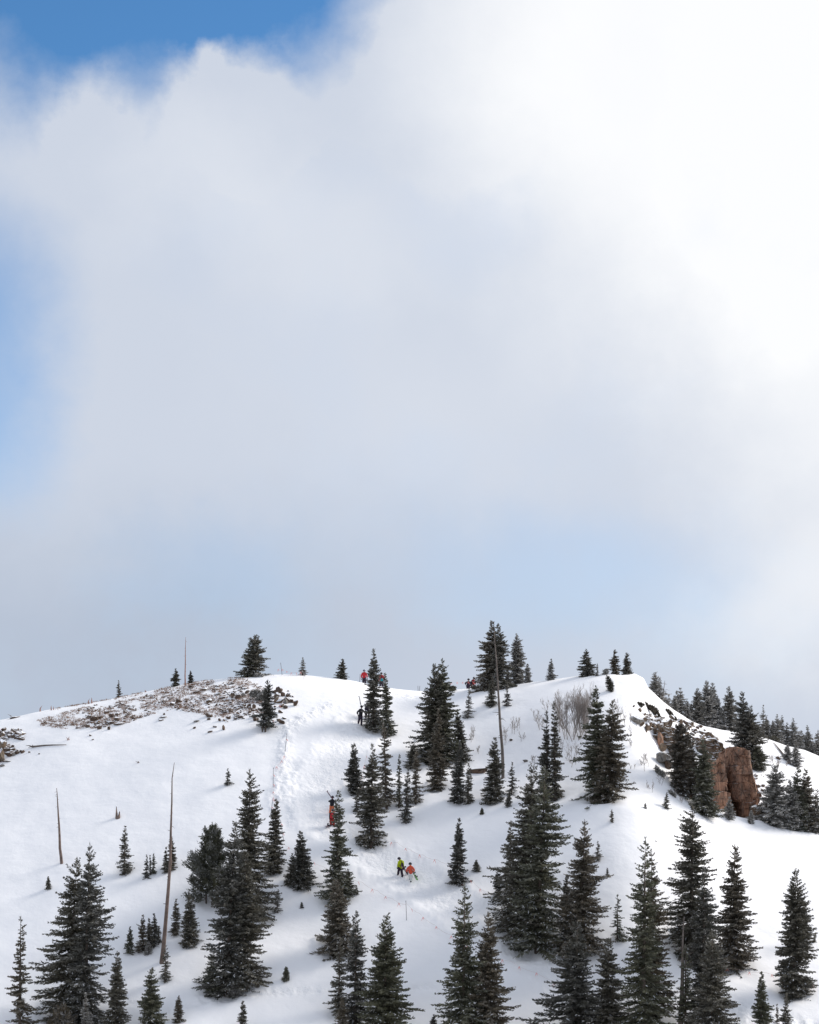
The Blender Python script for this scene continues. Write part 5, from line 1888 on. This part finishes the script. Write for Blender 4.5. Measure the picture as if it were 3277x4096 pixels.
    # trousers
    tn = {'hip': (*hip, (.18, .15))}
    te = []
    for k, h_, kn_, an_ in (('l', hl, kl, al), ('r', hr, kr, ar)):
        tn[k + 'h'] = (*lerp(h_, kn_, .15), .135)
        tn[k + 'k'] = (*kn_, .112)
        tn[k + 'c'] = (*lerp(kn_, an_, .6), .108)
        tn[k + 'a'] = (*an_, .108)
        te += [('hip', k + 'h'), (k + 'h', k + 'k'), (k + 'k', k + 'c'), (k + 'c', k + 'a')]
    skin('trousers', tn, te, M[mats[1]], e)
    for k, f_ in (('l', fl), ('r', fr)):
        skin('boot', {'a': (*(f_ + np.array([0, 0, .15])), .07), 'b': (*(f_ + np.array([0, 0, .06])), .078), 'c': (*(f_ + fw * .12 + np.array([0, 0, .045])), .062), 'd': (*(f_ + fw * .2 + np.array([0, 0, .04])), .05)},
             [('a', 'b'), ('b', 'c'), ('c', 'd')], M[boots], e)
    for k, el_, ha_ in (('l', ell, hal), ('r', elr, har)):
        gn, ge = {k + 'w': (*ha_, .046)}, []
        hand_nodes(k, ha_, np.array(ha_) - np.array(el_), .7, gn, ge, .021)
        skin('glove', gn, ge, M[gloves], e, 1)
    # helmet: shell with brim and goggle strap
    mb = MB()
    v = ICO_V * np.array([.145, .155, .148])
    v[:, 2] = np.where(v[:, 2] < -.03, -.03 + (v[:, 2] + .03) * .45, v[:, 2])
    rot = np.stack([v[:, 0] * fy + v[:, 1] * fx, -v[:, 0] * fx + v[:, 1] * fy, v[:, 2]], -1)
    mb.raw(rot + head + np.array([0, 0, .025]), None, ICO_T)
    br = head + fw * .145 + np.array([0, 0, .05])
    mb.tube([br - side * .07 - fw * .02, br, br + side * .07 - fw * .02], [.018, .022, .018], 6)
    hm = mb.build('helmet', M[hat], e)
    mb = MB()
    an = np.linspace(0, 2 * math.pi, 17)
    ring = head[None, :] + np.array([0, 0, .03]) + (np.cos(an)[:, None] * side * .148 + np.sin(an)[:, None] * fw * .158)
    mb.tube(ring, np.full(17, .014), 5, False)
    mb.build('goggles', M['plum'], hm)
    if pack:
        mat_, w_, h_, low = pack
        c = np.array(lerp(hip, chest, low)) - fw * .2
        kn = {'b': (*(c - np.array([0, 0, h_ * .42])), (w_ * .42, .07)), 'm': (*(c - np.array([0, 0, h_ * .15])), (w_ * .5, .10)), 'u': (*(c + np.array([0, 0, h_ * .25])), (w_ * .42, .085)),
              't': (*(c + np.array([0, 0, h_ * .5])), (w_ * .2, .05))}
        if mat_ == 'black':
            kn['u'] = (*(c + np.array([0, 0, h_ * .22])), (w_ * .3, .07))
            kn['t'] = (*(c + np.array([0, 0, h_ * .5])), (w_ * .07, .03))
        pk = skin('backpack', kn, [('b', 'm'), ('m', 'u'), ('u', 't')], M[mat_], e)
        for sg in (-1, 1):
            s0 = np.array(kn['t'][:3])
            s1 = np.array(lerp(chest, neck, .6)) + side * sg * .09 - fw * .1
            s2 = chest + side * sg * .13 + fw * .13
            s3 = np.array(kn['b'][:3]) + side * sg * w_ * .4
            MB().tube([s0, s1, s2], [.014, .018, .016], 5).build('strap', M['black'], pk)
            MB().tube([s3, (s3 + s2) / 2 + side * sg * .1, s2], [.014, .014, .014], 5).build('strap', M['black'], pk)
    return e


def snowboard(p, d, up, label, mat):
    """board of real size: rounded deck with raised ends, two bindings"""
    d = unit(np.array(d, float))
    n_ = np.array(up, float)
    n_ = unit(n_ - d * (n_ @ d))
    s_ = np.cross(d, n_)
    e = empty('snowboard', p, label, 'snowboard')
    f = np.linspace(-.76, .76, 25)
    wd = .145 * np.sqrt(np.clip(1 - (np.clip(np.abs(f) - .62, 0, None) / .145) ** 2, .02, 1)) * (1 - .12 * np.exp(-(f / .45) ** 2))
    rise = .10 * (np.clip(np.abs(f) - .55, 0, None) / .21) ** 2
    V, Q = [], []
    for i, x in enumerate(f):
        c = d * x + n_ * rise[i]
        for a, b in ((-1, -.008), (1, -.008), (1, .008), (-1, .008)):
            V.append(c + s_ * a * wd[i] + n_ * b)
    for i in range(len(f) - 1):
        for k in range(4):
            Q.append((i * 4 + k, i * 4 + (k + 1) % 4, i * 4 + 4 + (k + 1) % 4, i * 4 + 4 + k))
    Q.append((0, 3, 2, 1))
    z = (len(f) - 1) * 4
    Q.append((z, z + 1, z + 2, z + 3))
    dk = mesh_obj('deck', V, Q, None, M[mat], e, False)
    for x in (-.27, .27):
        c = d * x
        mb = MB()
        mb.tube([c + s_ * -.11 + n_ * .03, c + s_ * .11 + n_ * .03], [.06, .06], 8)
        mb.tube([c + s_ * -.09 + n_ * .02, c + s_ * -.11 + n_ * .16, c + s_ * -.02 + n_ * .22], [.05, .06, .04], 7)
        mb.tube([c + s_ * .06 + n_ * .03 - d * .07, c + s_ * .06 + n_ * .11, c + s_ * .06 + n_ * .03 + d * .07], [.022, .026, .022], 6)
        mb.build('binding', M['black'], e)
    return e


def skis(p, d, up, label, L=1.72, two='skitop'):
    d = unit(np.array(d, float))
    n_ = np.array(up, float)
    n_ = unit(n_ - d * (n_ @ d))
    s_ = np.cross(d, n_)
    e = empty('skis', p, label, 'skis')
    for kx, mat in ((.0, 'skitop'), (.035, two)):
        f = np.linspace(-L / 2, L / 2, 25)
        wd = .064 + .016 * (np.abs(f) / (L / 2)) ** 2
        wd = wd * np.sqrt(np.clip(1 - (np.clip(f - L / 2 + .12, 0, None) / .125) ** 2, .03, 1))
        rise = .11 * (np.clip(f - L / 2 + .26, 0, None) / .26) ** 2 + .02 * (np.clip(-f - L / 2 + .1, 0, None) / .1) ** 2
        sg = 1 if kx == 0 else -1
        V, Q = [], []
        for i, x in enumerate(f):
            c = d * x + n_ * (kx + sg * rise[i])
            for a, b in ((-1, -.009), (1, -.009), (1, .009), (-1, .009)):
                V.append(c + s_ * a * wd[i] + n_ * b)
        for i in range(len(f) - 1):
            for k in range(4):
                Q.append((i * 4 + k, i * 4 + (k + 1) % 4, i * 4 + 4 + (k + 1) % 4, i * 4 + 4 + k))
        Q.append((0, 3, 2, 1))
        z = (len(f) - 1) * 4
        Q.append((z, z + 1, z + 2, z + 3))
        sk = mesh_obj('ski', V, Q, None, M[mat], e, False)
        mb = MB()
        b0 = n_ * (kx + sg * .05)
        mb.tube([d * -.22 + b0 - n_ * sg * .03, d * -.2 + b0 + n_ * sg * .03], [.04, .035], 7)
        mb.tube([d * .1 + b0 - n_ * sg * .03, d * .12 + b0 + n_ * sg * .02], [.04, .035], 7)
        mb.build('binding', M['black'], sk)
    return e


def foot(px, py, Y=None):
    if Y is None:
        p = hit(px, py)
    else:
        x = float(a_of(px, t_of(py))) * Y
        p = Vector((x, Y, 0))
    p.z = zat(p.x, p.y)
    return p


def px2(p, px, py, dy=0.0):
    """local metres of a photo pixel at the distance of p (+dy)"""
    q = at(px, py, p.y + dy)
    return (q.x - p.x, dy, q.z - p.z)


def ground(p, x, y):
    return (x, y, zat(p.x + x, p.y + y) - p.z - .03)


# lime jacket
p1 = foot(1602, 3508)
person(p1, 'person in lime green jacket and black trousers with a small black backpack climbing the trail', 1.70,
       dict(head=px2(p1, 1597, 3436, .10), chest=px2(p1, 1604.5, 3446, .06), hip=px2(p1, 1602.5, 3471), lf=ground(p1, -.2, .18), rf=ground(p1, .18, -.02),
            lh=px2(p1, 1591, 3470, .05), rh=px2(p1, 1614.5, 3472, .0)), ('lime', 'plum'), ('black', .34, .42, .5), 'lime', face=(-.6, .8), coat=1.15)
snowboard(Vector(np.array(p1) + np.array(px2(p1, 1621, 3480, .1))), (.42, .55, -.55), (.7, -.6, .3), 'patterned dark snowboard carried between the two trail hikers', 'boarddark')
# orange jacket
p2 = foot(1643, 3527)
person(p2, 'person in orange red jacket and white trousers walking behind the lime jacket on the trail', 1.60,
       dict(head=px2(p2, 1641.5, 3457, .10), chest=px2(p2, 1642, 3470, .04), hip=px2(p2, 1643, 3493), lf=ground(p2, -.05, .30), rf=ground(p2, .02, -.04),
            lh=px2(p2, 1629, 3489, .02), rh=px2(p2, 1655, 3489, .04)), ('orange', 'white'), None, 'hoodorange', face=(-.15, .99), coat=1.1)
snowboard(Vector(np.array(p2) + np.array(px2(p2, 1656.5, 3497, .25))), (.30, -.72, -.55), (.85, .3, .25), 'green snowboard carried at the right side of the orange jacket hiker', 'boardgreen')
# black jacket, orange trousers, skis on shoulder
p3 = foot(1327, 3257)
person(p3, 'person in black jacket and orange trousers carrying skis on the left shoulder', 1.65,
       dict(head=px2(p3, 1331, 3190, .08), chest=px2(p3, 1329.5, 3204, .04), hip=px2(p3, 1328, 3224), lf=ground(p3, -.16, .05), rf=ground(p3, .17, .1),
            lh=px2(p3, 1322, 3206, .22), rh=px2(p3, 1342, 3212, .08)), ('black', 'orangetrouser'), None, None, face=(.1, .99))
skis(Vector(np.array(p3) + np.array(px2(p3, 1326.5, 3192, -.02))), (-.50, -.52, .72), (.6, .2, .5), 'dark skis resting on the shoulder of the person with orange trousers', 1.7, 'skired')
# red pack below
p4 = foot(1329, 3306)
person(p4, 'person in black jacket and red trousers with a big red backpack below the orange trousers', 1.68,
       dict(head=px2(p4, 1332.5, 3243, .08), chest=px2(p4, 1329.5, 3256, .04), hip=px2(p4, 1328.5, 3277), lf=ground(p4, -.12, .05), rf=ground(p4, .16, .1),
            lh=px2(p4, 1320, 3282, .05), rh=px2(p4, 1342, 3276, .0)), ('black', 'redtrouser'), ('red', .36, .56, .6), None, face=(.1, .99))
snowboard(Vector(np.array(p4) + np.array(px2(p4, 1322, 3301, .1))), (.55, .8, .2), (0, -.4, 1), 'dark snowboard held low at the left of the red backpack person', 'boarddark')
# black with skis near the tall tree
p5 = foot(1440, 2899)
person(p5, 'person all in black carrying skis on the back beside the tall spruce', 1.82,
       dict(head=px2(p5, 1447, 2828, .12), chest=px2(p5, 1444.5, 2842, .06), hip=px2(p5, 1442.5, 2866), lf=ground(p5, -.16, .03), rf=ground(p5, .14, .0),
            lh=px2(p5, 1432, 2858, .2), rh=px2(p5, 1462, 2858, .1)), ('black', 'plum'), None, None, face=(.25, .97), gloves='plum')
skis(Vector(np.array(p5) + np.array(px2(p5, 1442.5, 2817, -.12))), (-.16, -.25, .85), (.8, -.2, .3), 'dark skis strapped upright on the back of the all black person', 1.7)
p6 = foot(1469, 2874)
person(p6, 'person in dark plum clothes mostly hidden behind the tall spruce trunk', 1.7,
       dict(head=(.1, .35, 1.32), chest=(.05, .22, 1.15), hip=(.02, .0, .85), lf=ground(p6, -.14, -.02), rf=ground(p6, .2, .1), lh=(-.1, .3, .7), rh=(.35, .35, .7)), ('plum', 'plum'), face=(.3, .95))
# crest people
p7 = foot(1457, 2735, 202.5)
dz = px2(p7, 1457, 2684)[2] - 1.56
p7.z += min(0, dz) if dz < 0 else 0
person(p7, 'person in bright red jacket standing on the crest left of the tall spruce', 1.7,
       dict(head=(0.0, .05, 1.56), chest=(0.0, .02, 1.32), hip=(0, 0, .84), lf=(-.13, 0, -.03), rf=(.13, .05, -.03), lh=(-.30, .05, .80), rh=(.32, .05, .82)), ('red', 'plum'), None, None, face=(.2, .97), hat='greyhelmet')
p8 = foot(1526, 2740, 203.5)
person(p8, 'person in dark red jacket half hidden behind the right side of the tall spruce', 1.7,
       dict(head=(0.0, .05, 1.56), chest=(0.0, .02, 1.32), hip=(0, 0, .84), lf=(-.13, 0, -.03), rf=(.13, .05, -.03), lh=(-.28, .1, .80), rh=(.3, .1, .85)), ('darkred', 'plum'), ('teal', .3, .4, .1), None, face=(-.2, .97))
p10 = foot(1875, 2758, 205.0)
p10.z = at(1875, 2719.5, 205.0).z - 1.52
person(p10, 'person in long dark coat on the crest, left of the two by the flagged rope', 1.65,
       dict(head=(0.0, .05, 1.52), chest=(-.02, .02, 1.28), hip=(-.04, 0, .82), lf=(-.14, 0, -.03), rf=(.11, .05, -.03), lh=(-.28, .1, 1.02), rh=(.22, .12, .98)), ('plum', 'plum'), None, None, face=(.3, .95), coat=1.25)
p11 = foot(1894, 2757, 205.2)
p11.z = at(1896, 2713.5, 205.2).z - 1.58
person(p11, 'person in dark red jacket on the crest, right of the two by the rope', 1.72,
       dict(head=(.08, .05, 1.58), chest=(-.02, .02, 1.33), hip=(-.06, 0, .86), lf=(-.15, 0, -.03), rf=(.1, .05, -.03), lh=(-.22, .14, .95), rh=(.26, .15, 1.0)), ('darkred', 'plum'), ('black', .34, .5, .5), None, face=(.85, .5))
finish_skins()
